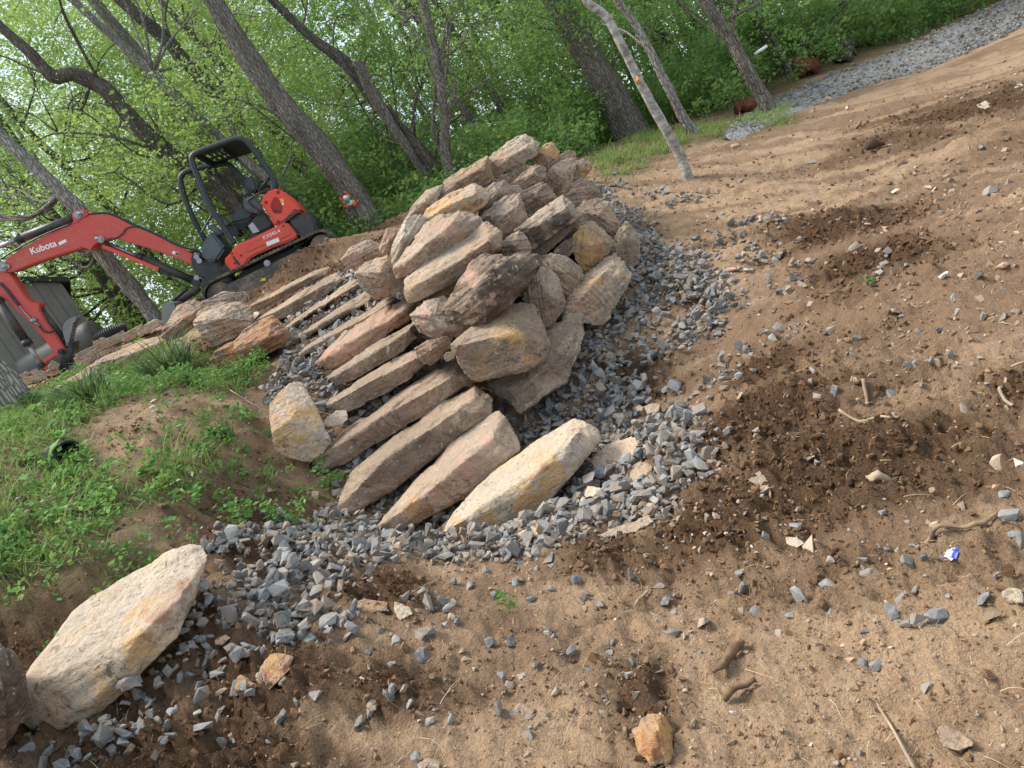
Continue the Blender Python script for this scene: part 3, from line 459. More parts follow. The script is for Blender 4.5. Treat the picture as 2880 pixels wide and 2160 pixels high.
pr('rounded boulder with a bright orange stain on its left', [(1642, 695), (1690, 635), (1760, 605, .05), (1830, 655, .05), (1895, 730), (1880, 795), (1790, 888), (1720, 945), (1678, 895), (1640, 800)], 6.3, [(1760, 760, -.1)], (1., .05, .35, .1), T=.45, stains=[(1700, 740, 0.12, 'ochre'), (1720, 820, 0.09, 'ochre'), (1690, 690, 0.06, 'ochre')])
pr('upright thin slab at the right foot of the heap', [(1985, 612), (2040, 665), (2068, 740), (2062, 880), (2010, 895), (1915, 845), (1885, 800), (1900, 735), (1945, 650)], 6.7, [(1980, 700, -.05)], (.1, .05, .3, .2), T=.25)
pr('grooved slab with ridges running down its face at the right foot', [(1565, 1215), (1590, 1125, .2), (1650, 1035, .3), (1760, 925, .4), (1905, 815, .5), (1955, 870, .4), (2018, 950, .2), (1990, 1055, .1), (1850, 1265), (1800, 1272), (1710, 1248)], 5.85, [(1700, 1090, .0), (1830, 940, .1), (1910, 870, .25)], (.35, .25, .35, .15), T=.3, amp=1.2, stains=[(1780, 970, 0.08, 'ochre'), (1680, 1150, 0.09, 'rose'), (1670, 1160, 0.04, 'rust')], groove=True)
pr('smooth grey slab behind the cracked wedge boulder', [(1395, 915), (1450, 855), (1510, 815), (1600, 842), (1680, 895), (1720, 970), (1660, 1050), (1600, 1115), (1560, 1000), (1480, 950)], 6.05, [(1580, 930, -.07)], (.05, .05, .2, .15), T=.4)
pr('cracked tan wedge boulder between the twisted and the grooved ones', [(1315, 1110), (1385, 940), (1450, 908, .05), (1530, 955, .05), (1590, 1130), (1565, 1190), (1485, 1278), (1440, 1290), (1390, 1200)], 5.65, [(1470, 1070, -.08)], (.1, .1, .3, .2), T=.4)
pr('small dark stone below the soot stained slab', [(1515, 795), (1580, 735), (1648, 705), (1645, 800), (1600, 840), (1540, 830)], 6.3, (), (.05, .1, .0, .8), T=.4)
pr('pink brown cube like stone at the left foot of the heap', [(385, 775), (415, 700), (430, 655), (522, 655), (500, 730), (462, 838), (405, 825)], 6.7, [(440, 740, -.07)], (.2, .8, .3, .2), T=.4)
pr('long dusty pink boulder at the far left foot', [(140, 855), (200, 775), (300, 725, .1), (390, 755, .1), (412, 830), (350, 860), (250, 890), (240, 930), (160, 890)], 7.0, [(280, 800, -.08)], (.2, .8, .4, .15), T=.45)
pr('boulder with one ochre corner between the steps and the heap', [(230, 940), (300, 875, .1), (440, 828, .15), (505, 900, .1), (560, 1000), (530, 1060), (420, 1088), (350, 1098), (280, 1030)], 6.4, [(390, 930, -.08)], (.5, .5, .4, .15), T=.5)
pr('small angular brown stone in front of the pinkish boulder', [(615, 1430), (700, 1372), (830, 1350), (855, 1410), (780, 1488), (710, 1540), (640, 1500)], 5.4, [(720, 1440, -.05)], (.15, .4, .1, .4), T=.35)
pr('little square stone squeezed beside the blocky front boulder', [(798, 1485), (820, 1455), (872, 1448), (872, 1490), (825, 1515)], 5.3, (), (.2, .3, .4, .2), T=.12, chips=2)
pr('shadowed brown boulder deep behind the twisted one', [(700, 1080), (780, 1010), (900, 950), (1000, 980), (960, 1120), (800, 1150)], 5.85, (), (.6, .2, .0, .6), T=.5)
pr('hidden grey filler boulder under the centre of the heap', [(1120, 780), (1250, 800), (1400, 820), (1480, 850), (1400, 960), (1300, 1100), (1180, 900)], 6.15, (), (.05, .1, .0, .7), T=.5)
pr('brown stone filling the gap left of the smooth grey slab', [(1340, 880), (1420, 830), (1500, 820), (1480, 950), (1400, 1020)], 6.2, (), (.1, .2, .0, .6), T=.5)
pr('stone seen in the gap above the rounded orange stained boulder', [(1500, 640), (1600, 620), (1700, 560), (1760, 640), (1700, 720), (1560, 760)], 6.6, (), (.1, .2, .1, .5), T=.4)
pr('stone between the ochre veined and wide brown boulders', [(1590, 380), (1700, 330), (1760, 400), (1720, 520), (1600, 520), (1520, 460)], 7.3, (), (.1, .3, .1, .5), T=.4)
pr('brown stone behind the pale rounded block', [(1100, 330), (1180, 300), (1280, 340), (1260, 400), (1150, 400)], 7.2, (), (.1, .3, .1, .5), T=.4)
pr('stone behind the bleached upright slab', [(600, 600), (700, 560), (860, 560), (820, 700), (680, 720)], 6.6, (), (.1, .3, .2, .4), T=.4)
# left of the steps
rock('boulder', 'rust orange boulder beside the middle steps', 'B', [(92, 1265), (150, 1180), (320, 1100, .1), (480, 950, .15), (620, 885, .15), (705, 945, .1), (785, 1035), (772, 1115), (700, 1165), (560, 1228), (400, 1268), (260, 1318), (200, 1370), (140, 1345)], 7.0, [(330, 1190, -.08), (600, 1060, -.12)], .5, (1., .5, .05, .25), group=PB, amp=1.3, stains=[(600, 1000, 0.2, 'rust'), (250, 1250, 0.15, 'rust')])
rock('boulder', 'tan layered boulder above the rust orange one', 'H', [(1252, 1390), (1280, 1325, .1), (1400, 1280, .15), (1540, 1258, .2), (1610, 1285, .15), (1645, 1385), (1560, 1470), (1440, 1538), (1380, 1545), (1320, 1465), (1270, 1440)], 7.6, [(1430, 1370, -.1)], .5, (.4, .4, .5, .1), group=PB, amp=1.3)
rock('boulder', 'mauve brown boulder left of the tan layered one', 'H', [(1048, 1495), (1058, 1435), (1150, 1295, .1), (1262, 1248, .15), (1365, 1285, .1), (1280, 1400), (1190, 1480), (1100, 1518)], 8.2, [(1180, 1380, -.08)], .5, (.2, .6, .1, .45), group=PB)
rock('boulder', 'flat cream boulder below the front of the tracks', 'H', [(1300, 1265), (1440, 1203), (1592, 1198), (1620, 1245), (1500, 1300), (1400, 1310)], 8.7, (), .5, (.3, .1, .5, .1), group=PB)
rock('boulder', 'long grey brown edging slab below the red arm', 'I', [(720, 1400), (850, 1332, .1), (1000, 1262, .15), (1180, 1182, .2), (1330, 1152, .2), (1365, 1182, .1), (1300, 1290), (1120, 1410), (980, 1460), (880, 1510), (740, 1540), (700, 1480)], 9.6, [(900, 1400, -.05), (1150, 1260, -.05)], .4, (.45, .2, .2, .3), group=PB)
rock('boulder', 'low mossy edging slab left of the daffodil clump', 'I', [(380, 1645), (470, 1570), (600, 1480, .1), (740, 1395, .1), (745, 1470), (640, 1560), (520, 1660), (400, 1690)], 9.0, (), .35, (.1, .1, .1, .5), group=PB)
rock('boulder', 'upright cream slab veined with orange, beside the lower steps', 'D', [(128, 310, .14), (190, 235, .2), (260, 186, .24), (330, 186, .24), (375, 250, .18), (402, 330, .14), (462, 450, .06), (503, 525), (450, 605), (380, 655), (270, 628), (180, 595), (148, 480)], 5.3, [(260, 400, .02)], .2, (.9, .35, .85, .0), group=PB, amp=.5, stains=[(290, 370, 0.07, 'ochre'), (400, 330, 0.06, 'ochre'), (200, 510, 0.06, 'ochre'), (330, 520, 0.05, 'ochre'), (220, 540, 0.035, 'rust'), (180, 350, 0.05, 'rose')])
rock('boulder', 'big pale slab with yellow and rust stains, nearest the camera at the lower left', 'Fq', [(133, 1150), (150, 1090, .1), (300, 900, .2), (440, 700, .28), (480, 640, .3), (600, 550, .34), (780, 440, .4), (860, 380, .42), (1080, 268, .48), (1220, 222, .5), (1290, 230, .5), (1348, 290, .42), (1335, 350, .38), (1300, 440, .3), (1205, 660, .15), (1155, 810, .1), (1050, 915, .05), (900, 1025, .02), (785, 1170), (650, 1285, -.02), (500, 1370, -.03), (380, 1428, -.02), (200, 1385), (158, 1320)], 2.85,
     [(1262, 300, .38), (1268, 400, .28), (1165, 560, .15), (1100, 680, .1), (900, 800, .02), (820, 950, -.02), (730, 1110, -.04), (600, 1235, -.05), (400, 1330, -.05)], .3, (.7, .1, 1., 0.), group=PB, amp=.45, chips=4, stains=[(950, 570, 0.07, 'ochre'), (880, 640, 0.05, 'ochre'), (870, 880, 0.055, 'ochre'), (240, 1260, 0.05, 'ochre'), (960, 830, 0.03, 'rust'), (1290, 320, 0.05, 'rust'), (1180, 480, 0.05, 'rust'), (1030, 670, 0.05, 'rust'), (680, 520, 0.05, 'ochre'), (740, 690, 0.03, 'rust'), (690, 1170, 0.04, 'ochre'), (170, 1190, 0.05, 'rust'), (1330, 320, 0.03, 'ochre'), (620, 600, 0.04, 'rose'), (1120, 560, 0.05, 'rose')])
rock('boulder', 'dark brown boulder cut by the left edge of the view', 'Fq', [(-330, 900), (-40, 835), (0, 845), (80, 895), (150, 1035), (165, 1180), (152, 1355), (60, 1490), (0, 1580), (-60, 1600), (-330, 1500)], 2.5, [(0, 1150, -.12)], .4, (.0, .15, .0, 1.), group=PB)
# low dry stone edging in front of the shed
EG = 'tan stones of the low edging wall'
edge = [('cream flat stone at the right end of the edging wall', [(1160, 1080), (1280, 1018), (1340, 1030), (1280, 1080), (1180, 1120)]), ('long buff edging stone behind the grass strip', [(1020, 1130), (1170, 1062), (1180, 1120), (1050, 1180)]),
        ('pinkish edging stone left of the long buff one', [(905, 1165), (1020, 1110), (1040, 1160), (930, 1210)]), ('squared ochre edging stone in the top course', [(785, 1190), (850, 1165), (930, 1180), (900, 1230), (800, 1235)]), ('wide ochre edging stone below the squared one', [(780, 1260), (960, 1185), (985, 1220), (830, 1300)]),
        ('thin buff capstone of the edging wall', [(635, 1290), (780, 1232), (785, 1270), (660, 1315)]), ('small brown edging stone under the thin capstone', [(680, 1320), (760, 1280), (790, 1310), (720, 1350)]), ('dusky edging stone beside the bucket coupler', [(690, 1350), (790, 1305), (840, 1300), (740, 1372)]),
        ('rounded ochre stone behind the bucket link', [(405, 1390), (440, 1355), (492, 1380), (470, 1415), (420, 1420)]), ('mossy round stone behind the bucket coupler', [(620, 1330), (660, 1312), (690, 1350), (640, 1375)]), ('flat tan stone low in the edging left of the cylinder rod', [(255, 1440), (300, 1418), (330, 1440), (290, 1470)]),
        ('buff stone at the far left of the edging', [(160, 1470), (220, 1440), (260, 1450), (200, 1485)]), ('brown stone in the lower edging course', [(260, 1480), (340, 1440), (390, 1450), (380, 1490), (280, 1520)]), ('shaded stone at the lower left of the edging', [(190, 1500), (260, 1480), (290, 1520), (220, 1540)]),
        ('ochre stone under the red bucket link', [(395, 1430), (470, 1400), (500, 1440), (430, 1470)])]
for i, (lb, pt) in enumerate(edge): rock('edging_stone', lb, 'I', [(np.mean([a[0] for a in pt])+1.2*(q_[0]-np.mean([a[0] for a in pt])), np.mean([a[1] for a in pt])+1.35*(q_[1]-np.mean([a[1] for a in pt]))) for q_ in pt], 12.0-.0012*pt[0][0], (), .35, (.7 if i % 2 else .35, .2, .5, .1), 'edging stone', EG, chips=2)
# single stones lying about
RG = 'single stones on the ground'
def st(label, c, pts, col, T=None, dz=0, cat='stone', inner=(), amp=1., sink=.25, stains=()):
    bx = [p[0] for p in pts]; by = [p[1] for p in pts]; g = G(*px(c, (min(bx)+max(bx))/2, max(by)-(max(by)-min(by))*sink)); pts = [(p_[0], p_[1], float(np.clip(.8*(G(*px(c, *p_))[1]-g[1]), -.15, .4))) for p_ in pts]; return rock('stone', label, c, pts, g[1]-.05, inner, T, col, cat, RG, chips=3, amp=amp, stains=stains)
st('bright orange rock with dark veins lying in the lower right foreground', 'Q', [(1880, 1415), (1985, 1312), (2090, 1315), (2140, 1400), (2155, 1570), (2120, 1630), (2000, 1640), (1930, 1560)], (1., .2, .15, .1), .1, inner=[(2040, 1420, -.03)], stains=[(2050, 1400, 0.06, 'ochre'), (1950, 1500, 0.06, 'rust'), (2100, 1500, 0.05, 'ochre')])
st('square rust orange rock among the gravel at lower left', 'Fq', [(1740, 920), (1800, 915), (1910, 935), (1880, 1020), (1735, 1158), (1660, 1090), (1690, 1000)], (1., .4, .1, .1), .08)
st('rounded rust stone touching the square orange rock', 'Fq', [(1505, 1110), (1560, 1050), (1670, 1120), (1640, 1150), (1530, 1160)], (.9, .3, .05, .3), .06)
st('pale brown stone half buried above the rust stones', 'Fq', [(1440, 880), (1500, 845), (1620, 890), (1650, 930), (1530, 950)], (.1, .4, .4, .1), .07)
st('pink and cream split flagstone right of the lowest step', 'S', [(280, 540), (330, 480), (420, 430), (540, 405), (612, 440), (600, 500), (530, 520), (420, 560), (310, 580)], (.6, 1., .95, 0), .05, stains=[(450, 470, 0.06, 'rose'), (380, 520, 0.05, 'ochre'), (590, 450, 0.04, 'rose')])
st('tan wedge stone below the pink and cream flagstone', 'S', [(485, 620), (500, 560), (560, 535), (645, 580), (600, 630), (520, 655)], (.1, .1, .3, .1), .06)
st('white stone on the dark soil right of centre', 'O', [(665, 160), (740, 155), (798, 205), (740, 235), (670, 205)], (0, 0, 1., 0), .03)
st('big tan stone sunk in the dark soil', 'S', [(1040, 650), (1100, 610), (1160, 590), (1200, 640), (1190, 700), (1110, 715)], (.2, .1, .3, .2), .1)
st('small peach stone beside the white rubble', 'S', [(565, 260), (600, 240), (650, 245), (640, 285), (580, 298)], (.3, 1., .6, 0), .04)
st('peach stone next to two small pebbles on the gravel', 'S', [(515, 265), (540, 248), (562, 260), (558, 285), (528, 283)], (.5, 1., .6, 0), .03)
st('cream and pink wedge at the tail of the flagstone', 'S', [(255, 690), (275, 660), (370, 680), (340, 710), (265, 725)], (.5, .8, 1., 0), .05)
st('upright pink and white striped stone by the lowest step', 'S', [(230, 760), (250, 705), (290, 760), (260, 795), (235, 790)], (.3, 1., .9, 0), .04)
st('cream broken stone in front of the lowest step', 'Q', [(1130, 140), (1240, 90), (1320, 110), (1330, 160), (1180, 175)], (.3, .7, 1., 0), .05)
st('peach stone touching the cream broken stone', 'Q', [(1400, 130), (1410, 75), (1500, 120), (1480, 160), (1420, 155)], (.3, 1., .6, 0), .05)
st('long pale drab slab fragment on the dug soil', 'Q', [(1655, 150), (1800, 90), (1990, 25), (2030, 60), (1900, 130), (1700, 165)], (.1, 0, .3, .2), .05)
st('brown clod like stone near the gravel edge', 'Q', [(85, 590), (150, 560), (300, 590), (300, 640), (180, 660), (100, 640)], (.5, .1, 0, .8), .07)
st('tan split stone standing in the centre foreground', 'Q', [(340, 580), (440, 610), (470, 660), (380, 700), (345, 650)], (.3, .4, .6, 0), .05)
st('knobbly tan lump at the bottom centre', 'Q', [(1085, 1300), (1150, 1240), (1250, 1270), (1240, 1350), (1170, 1370), (1100, 1345)], (.2, 0, .3, .3), .07)
st('tan pebble near the lower left corner of the dug soil', 'Q', [(490, 1640), (560, 1590), (640, 1610), (640, 1665), (500, 1665)], (.1, .3, .3, .2), .06)
st('large flat stone with a dusty face at the far right', 'O', [(2065, 510), (2120, 490), (2200, 500), (2215, 590), (2110, 600), (2070, 550)], (0, 0, .6, .1), .05)
st('grey brown stone half buried at the lower right', 'O', [(1640, 1420), (1700, 1370), (1830, 1440), (1890, 1510), (1800, 1550), (1680, 1520)], (.2, .0, .05, .6), .1)
st('mid brown stone on the gravel, right of the grooved slab', 'N', [(755, 1310), (840, 1272), (862, 1300), (800, 1335), (765, 1335)], (0, .1, .5, .1), .05)
st('white chip stone between the fourth and fifth steps', 'D', [(468, 412), (540, 345), (605, 345), (615, 395), (570, 435), (490, 440)], (.3, .5, 1., 0), .06)
st('cream wedge stone tucked at the left end of the mossy step', 'B', [(470, 840), (545, 850), (500, 900), (468, 930)], (.1, 0, 1., 0), .08)
st('small white stone on the bare bank', 'Fq', [(1212, 120), (1250, 97), (1295, 115), (1270, 138), (1222, 138)], (.1, 0, 1., 0), .03)
st('tan stone on the far slope with a round face', 'Mq', [(1900, 680), (1960, 652), (2010, 680), (1985, 720), (1920, 725)], (.3, 0, .5, .1), .12)
st('orange chip on the gravel below the big pale slab', 'Fq', [(1390, 830), (1460, 795), (1500, 815), (1440, 860), (1395, 865)], (1., .5, .4, 0), .04)
st('small orange stone left in the foreground soil', 'Q', [(158, 1260), (180, 1212), (225, 1215), (230, 1280), (190, 1300)], (1., .4, .4, 0), .03)
STN2 = [hullstone(20, 400+k, (1, .75, .6)) for k in range(8)]
BSTONE = gravmat('bluestone')
bl = [('O', 930, 635, 90, 45, 'elongated slate stone, biggest on the tan soil of the lower right'), ('O', 1640, 670, 95, 35, 'long slate stone at the right with a lumpy clod under it'), ('O', 2140, 55, 75, 45, 'upper of two slate stones stacked at the tip of the thick branch'), ('O', 2150, 130, 50, 45, 'lower of two slate stones at the tip of the thick branch'), ('O', 470, 630, 60, 70, 'tall grey wedge stone standing left of the elongated slate stone'), ('O', 1190, 395, 75, 35, 'streaked dark slate stone left of the wrapper'), ('O', 955, 495, 90, 35, 'thin slate sliver lying above the biggest slate stone'), ('O', 770, 565, 85, 45, 'dusty grey slab chip left of the thin slate sliver'), ('O', 1415, 530, 50, 70, 'upright buff grey stone below the wrapper'), ('O', 700, 660, 45, 40, 'cube like grey stone touching the biggest slate stone'), ('O', 610, 770, 45, 50, 'light grey stone pair member above the brown bark chunk'), ('O', 1460, 755, 55, 45, 'dusty grey stone half sunk below the long slate stone'), ('O', 1255, 985, 65, 45, 'brown grey wedge stone alone in the lower right middle'),
      ('Q', 490, 1590, 70, 65, 'pale blue grey stone at the very bottom of the picture'), ('Q', 600, 1380, 50, 55, 'sharp blue stone left of its twin above the bottom edge'), ('Q', 735, 1380, 45, 50, 'sharp blue stone right of its twin above the bottom edge'), ('Q', 120, 1350, 75, 60, 'bent blue grey stone near the small orange stone'), ('Q', 375, 845, 60, 60, 'pointed grey stone standing on the bare tan patch'), ('Q', 1240, 570, 42, 35, 'round blue stone on the pale dusty patch'), ('Q', 1535, 965, 55, 35, 'blue stone left of the flat one on the centre foreground ridge'), ('Q', 1755, 935, 55, 28, 'flat blue stone on the centre foreground ridge'), ('Q', 935, 370, 45, 40, 'rounded grey stone at the lower tip of the gravel'),
      ('Fq', 660, 1310, 55, 60, 'whitish grey stone below the big pale slab'), ('Fq', 270, 1500, 60, 60, 'grey stone between the dark boulder and the big pale slab'), ('Fq', 130, 1480, 60, 45, 'grey stone against the foot of the dark boulder'), ('Fq', 1090, 1240, 55, 55, 'grey stone between the big pale slab and the rust stones'), ('Fq', 1630, 1190, 60, 30, 'slate stone lying under the square rust orange rock'), ('Fq', 1080, 1480, 45, 40, 'bluish stone in the dark dug soil at lower left'), ('Fq', 855, 1330, 40, 45, 'dark slate chip just below the gravel at lower left'), ('N', 230, 1130, 70, 45, 'large grey stone on the dark soil edge right of the flagstone'), ('N', 2070, 1500, 55, 30, 'dark slate stone low on the right edge of the slope'), ('N', 1590, 690, 50, 40, 'light grey stone heading a small line of stones on the slope'), ('N', 470, 750, 45, 35, 'grey stone beside the dark soil right of the heap')]
for i, (c, x, y, a, b, lb) in enumerate(bl):
    q = onG(x, y+b*.3, c); sz = 2*max(a, b)/CR[c][2]*.35556/F*np.linalg.norm(np.array(q)-CAM)*.72; V, Fc = STN2[i % 8]; me = npmesh('stone', V*np.array([1, .9, .9])*sz, Fc, 3); attr(me, 'rnd', np.full(len(V), rng.uniform(.2, .7)))
    o = obj('stone', me, BSTONE, loc=q+Vector((0, 0, sz*.1))); o.rotation_euler = (rng.normal(0, .3), rng.normal(0, .3), rng.uniform(0, 6)); tag(o, lb, 'stone', 'loose blue grey stones on bare soil')
# ---------------------------------------------------------------- tubes
def smoothpath(pts, rad, sub=6):
    pts = np.array(pts, float); rad = np.array(rad, float) if np.ndim(rad) else np.full(len(pts), float(rad))
    if len(pts) < 3 or sub < 2: return pts, rad
    E = np.vstack([2*pts[0]-pts[1], pts, 2*pts[-1]-pts[-2]]); O = []; Rr = []
    for i in range(len(pts)-1):
        p0, p1, p2, p3 = E[i:i+4]
        for t in np.linspace(0, 1, sub, endpoint=False):
            O.append(.5*((2*p1)+(-p0+p2)*t+(2*p0-5*p1+4*p2-p3)*t*t+(-p0+3*p1-3*p2+p3)*t**3)); Rr.append(rad[i]*(1-t)+rad[i+1]*t)
    O.append(pts[-1]); Rr.append(rad[-1]); return np.array(O), np.array(Rr)
def tubeVF(pts, rad, n=8, sub=6, cap=True):
    p, r = smoothpath(pts, rad, sub); T = np.gradient(p, axis=0); T /= np.linalg.norm(T, axis=1)[:, None]+1e-9
    a = np.array([0, 0, 1.]) if abs(T[0][2]) < .9 else np.array([1., 0, 0]); u = np.cross(T[0], a); u /= np.linalg.norm(u); V = []
    for k in range(len(p)):
        u = u-T[k]*(u@T[k]); u /= np.linalg.norm(u); v = np.cross(T[k], u); t = np.arange(n)*2*pi/n
        V.append(p[k]+r[k]*(np.cos(t)[:, None]*u+np.sin(t)[:, None]*v))
    V = np.array(V).reshape(-1, 3); Q = []
    for k in range(len(p)-1):
        for j in range(n): Q.append([k*n+j, k*n+(j+1) % n, (k+1)*n+(j+1) % n, (k+1)*n+j])
    if cap:
        c0 = len(V); V = np.vstack([V, p[0], p[-1]])
        for j in range(n): Q.append([c0, (j+1) % n, j, j]); Q.append([c0+1, (len(p)-1)*n+j, (len(p)-1)*n+(j+1) % n, (len(p)-1)*n+(j+1) % n])
    return V, Q
class MB:
    def __init__(s): s.bm = bmesh.new()
    def tube(s, pts, r, n=8, sub=6, cap=True, smooth=True):
        V, Q = tubeVF(pts, r, n, sub, cap); vs = [s.bm.verts.new(v) for v in V]
        for q in Q:
            f = s.bm.faces.new([vs[i] for i in (q if q[2] != q[3] else q[:3])]); f.smooth = smooth
        return s
    def prism(s, xz, y0, y1, bev=.01):
        b = bmesh.new(); A = [b.verts.new((p[0], y0, p[1])) for p in xz]; B = [b.verts.new((p[0], y1, p[1])) for p in xz]; n = len(xz)
        b.faces.new(A); b.faces.new(B[::-1])
        for i in range(n): b.faces.new((A[i], B[i], B[(i+1) % n], A[(i+1) % n]))
        bmesh.ops.recalc_face_normals(b, faces=b.faces)
        if bev: bmesh.ops.bevel(b, geom=[e for e in b.edges if e.calc_face_angle(0) > .35], offset=bev, segments=2, affect='EDGES', clamp_overlap=True)
        s.add(b); return s
    def box(s, c, d, bev=.01, rot=None):
        b = bmesh.new(); bmesh.ops.create_cube(b, size=1); bmesh.ops.scale(b, vec=d, verts=b.verts)
        if bev: bmesh.ops.bevel(b, geom=b.edges[:], offset=bev, segments=2, affect='EDGES')
        if rot: bmesh.ops.rotate(b, cent=(0, 0, 0), matrix=rot, verts=b.verts)
        bmesh.ops.translate(b, vec=c, verts=b.verts); s.add(b); return s
    def cyl(s, c, r, h, axis='Y', n=24, bev=.006, r2=None):
        b = bmesh.new(); bmesh.ops.create_cone(b, cap_ends=True, segments=n, radius1=r, radius2=r if r2 is None else r2, depth=h)
        if bev: bmesh.ops.bevel(b, geom=[e for e in b.edges if e.calc_face_angle(0) > .6], offset=bev, segments=2, affect='EDGES')
        if axis == 'Y': bmesh.ops.rotate(b, cent=(0, 0, 0), matrix=Matrix.Rotation(pi/2, 3, 'X'), verts=b.verts)
        if axis == 'X': bmesh.ops.rotate(b, cent=(0, 0, 0), matrix=Matrix.Rotation(pi/2, 3, 'Y'), verts=b.verts)
        bmesh.ops.translate(b, vec=c, verts=b.verts); s.add(b); return s
    def ball(s, c, d, sub=3):
        b = bmesh.new(); bmesh.ops.create_icosphere(b, subdivisions=sub, radius=1); bmesh.ops.scale(b, vec=d, verts=b.verts); bmesh.ops.translate(b, vec=c, verts=b.verts)
        for f in b.faces: f.smooth = True
        s.add(b); return s
    def add(s, b):
        me = bpy.data.meshes.new('t'); b.to_mesh(me); b.free(); s.bm.from_mesh(me); bpy.data.meshes.remove(me)
    def build(s, name, mat, parent=None, loc=None, label=None):
        me = bpy.data.meshes.new(name); s.bm.to_mesh(me); s.bm.free(); o = obj(name, me, mat, parent, loc)
        if label: o['label'] = label
        return o
# ---------------------------------------------------------------- excavator
def paint(name, c, dirt=.5, rough=.42):
    m = Mt(name, rough, .5); d = m.noise(3, 6, .65); d2 = m.noise(22, 5, .7)
    k = m.math('MULTIPLY', m.ramp(m.math('ADD', m.math('MULTIPLY', d, .6), m.math('MULTIPLY', d2, .4)), (.44, 0.), (.64, 1.)), dirt)
    m.col(m.mix(m.ramp(m.noise(60, 3), (.63, 0.), (.68, .5)), m.mix(k, c, (.34, .25, .17)), (.05, .03, .02))); m.L(m.ramp(d, (.35, rough-.1), (.65, rough+.25)), m.b.inputs['Roughness']); m.bump(d2, .002, .3); return m.m
RED = paint('machine_red', (.72, .05, .022), .32); BOOMRED = paint('boom_red', (.56, .06, .05), .38, .5); DRED = flat('pocket_red', (.35, .02, .012))
BLK = paint('machine_black', (.022, .024, .026), .25, .5); BLK2 = flat('satin_black', (.018, .024, .026), .45, .5); RUB = paint('track_rubber', (.035, .033, .03), .75, .8); STEEL = flat('bright_steel', (.30, .30, .31), .35, .5, .6)
DUST = paint('dusty_frame', (.07, .068, .065), .95, .8); GREY = flat('grey_plastic', (.10, .115, .125), .5); SEATM = flat('seat_vinyl', (.05, .055, .06), .5); WHT = flat('decal_white', (.8, .8, .78), .5, var=.05); YEL = flat('decal_yellow', (.75, .5, .03), .5); BLADE = flat('worn_blade_steel', (.22, .215, .21), .5, .5, .3)
_pf = Vector(P(*px('J', 480, 1560), 11.42)); _prr = Vector(P(*px('J', 1425, 1110), 11.52)); FX = (_pf-_prr).normalized(); LAT = Vector((0, 0, 1)).cross(FX).normalized(); UP = FX.cross(LAT)
NEARY = .72; WR = .235; SC_O = (_pf+_prr)/2-LAT*NEARY-UP*WR; HB = (_pf-_prr).length/2
EX = empty('excavator'); EX.matrix_world = Matrix(((FX.x, LAT.x, UP.x, SC_O.x), (FX.y, LAT.y, UP.y, SC_O.y), (FX.z, LAT.z, UP.z, SC_O.z), (0, 0, 0, 1)))
tag(EX, 'red and black mini excavator with open canopy parked on the bank above the steps', 'excavator')
def lp(c, x, y, yl):
    r = Vector(ray(*px(c, x, y))); o = Vector(CAM); n = LAT; pp = SC_O+LAT*yl; t = (pp-o).dot(n)/r.dot(n); q = o+r*t-SC_O; return (q.dot(FX), q.dot(UP))
def lps(c, pts, yl): return [lp(c, x, y, yl) for x, y in pts]
def l3(c, x, y, yl): a = lp(c, x, y, yl); return (a[0], yl, a[1])
def text3(body, c, a, b, yl, mat, parent, name='lettering', off=.0):
    cu = bpy.data.curves.new(name, 'FONT'); cu.body = body; cu.extrude = .002; cu.offset = off; cu.size = 1; t = bpy.data.objects.new(name, cu); link(t)
    me = bpy.data.meshes.new_from_object(t.evaluated_get(bpy.context.evaluated_depsgraph_get())); bpy.data.objects.remove(t); W = max(v.co.x for v in me.vertices)
    A, B = Vector(l3(c, *a, yl)), Vector(l3(c, *b, yl)); tx = (B-A).normalized(); s = (B-A).length/W; n = Vector((0, 1, 0)); ty = n.cross(tx)
    for v in me.vertices: v.co = A+tx*v.co.x*s+ty*v.co.y*s+n*v.co.z
    me.name = name; return obj(name, me, mat, parent)
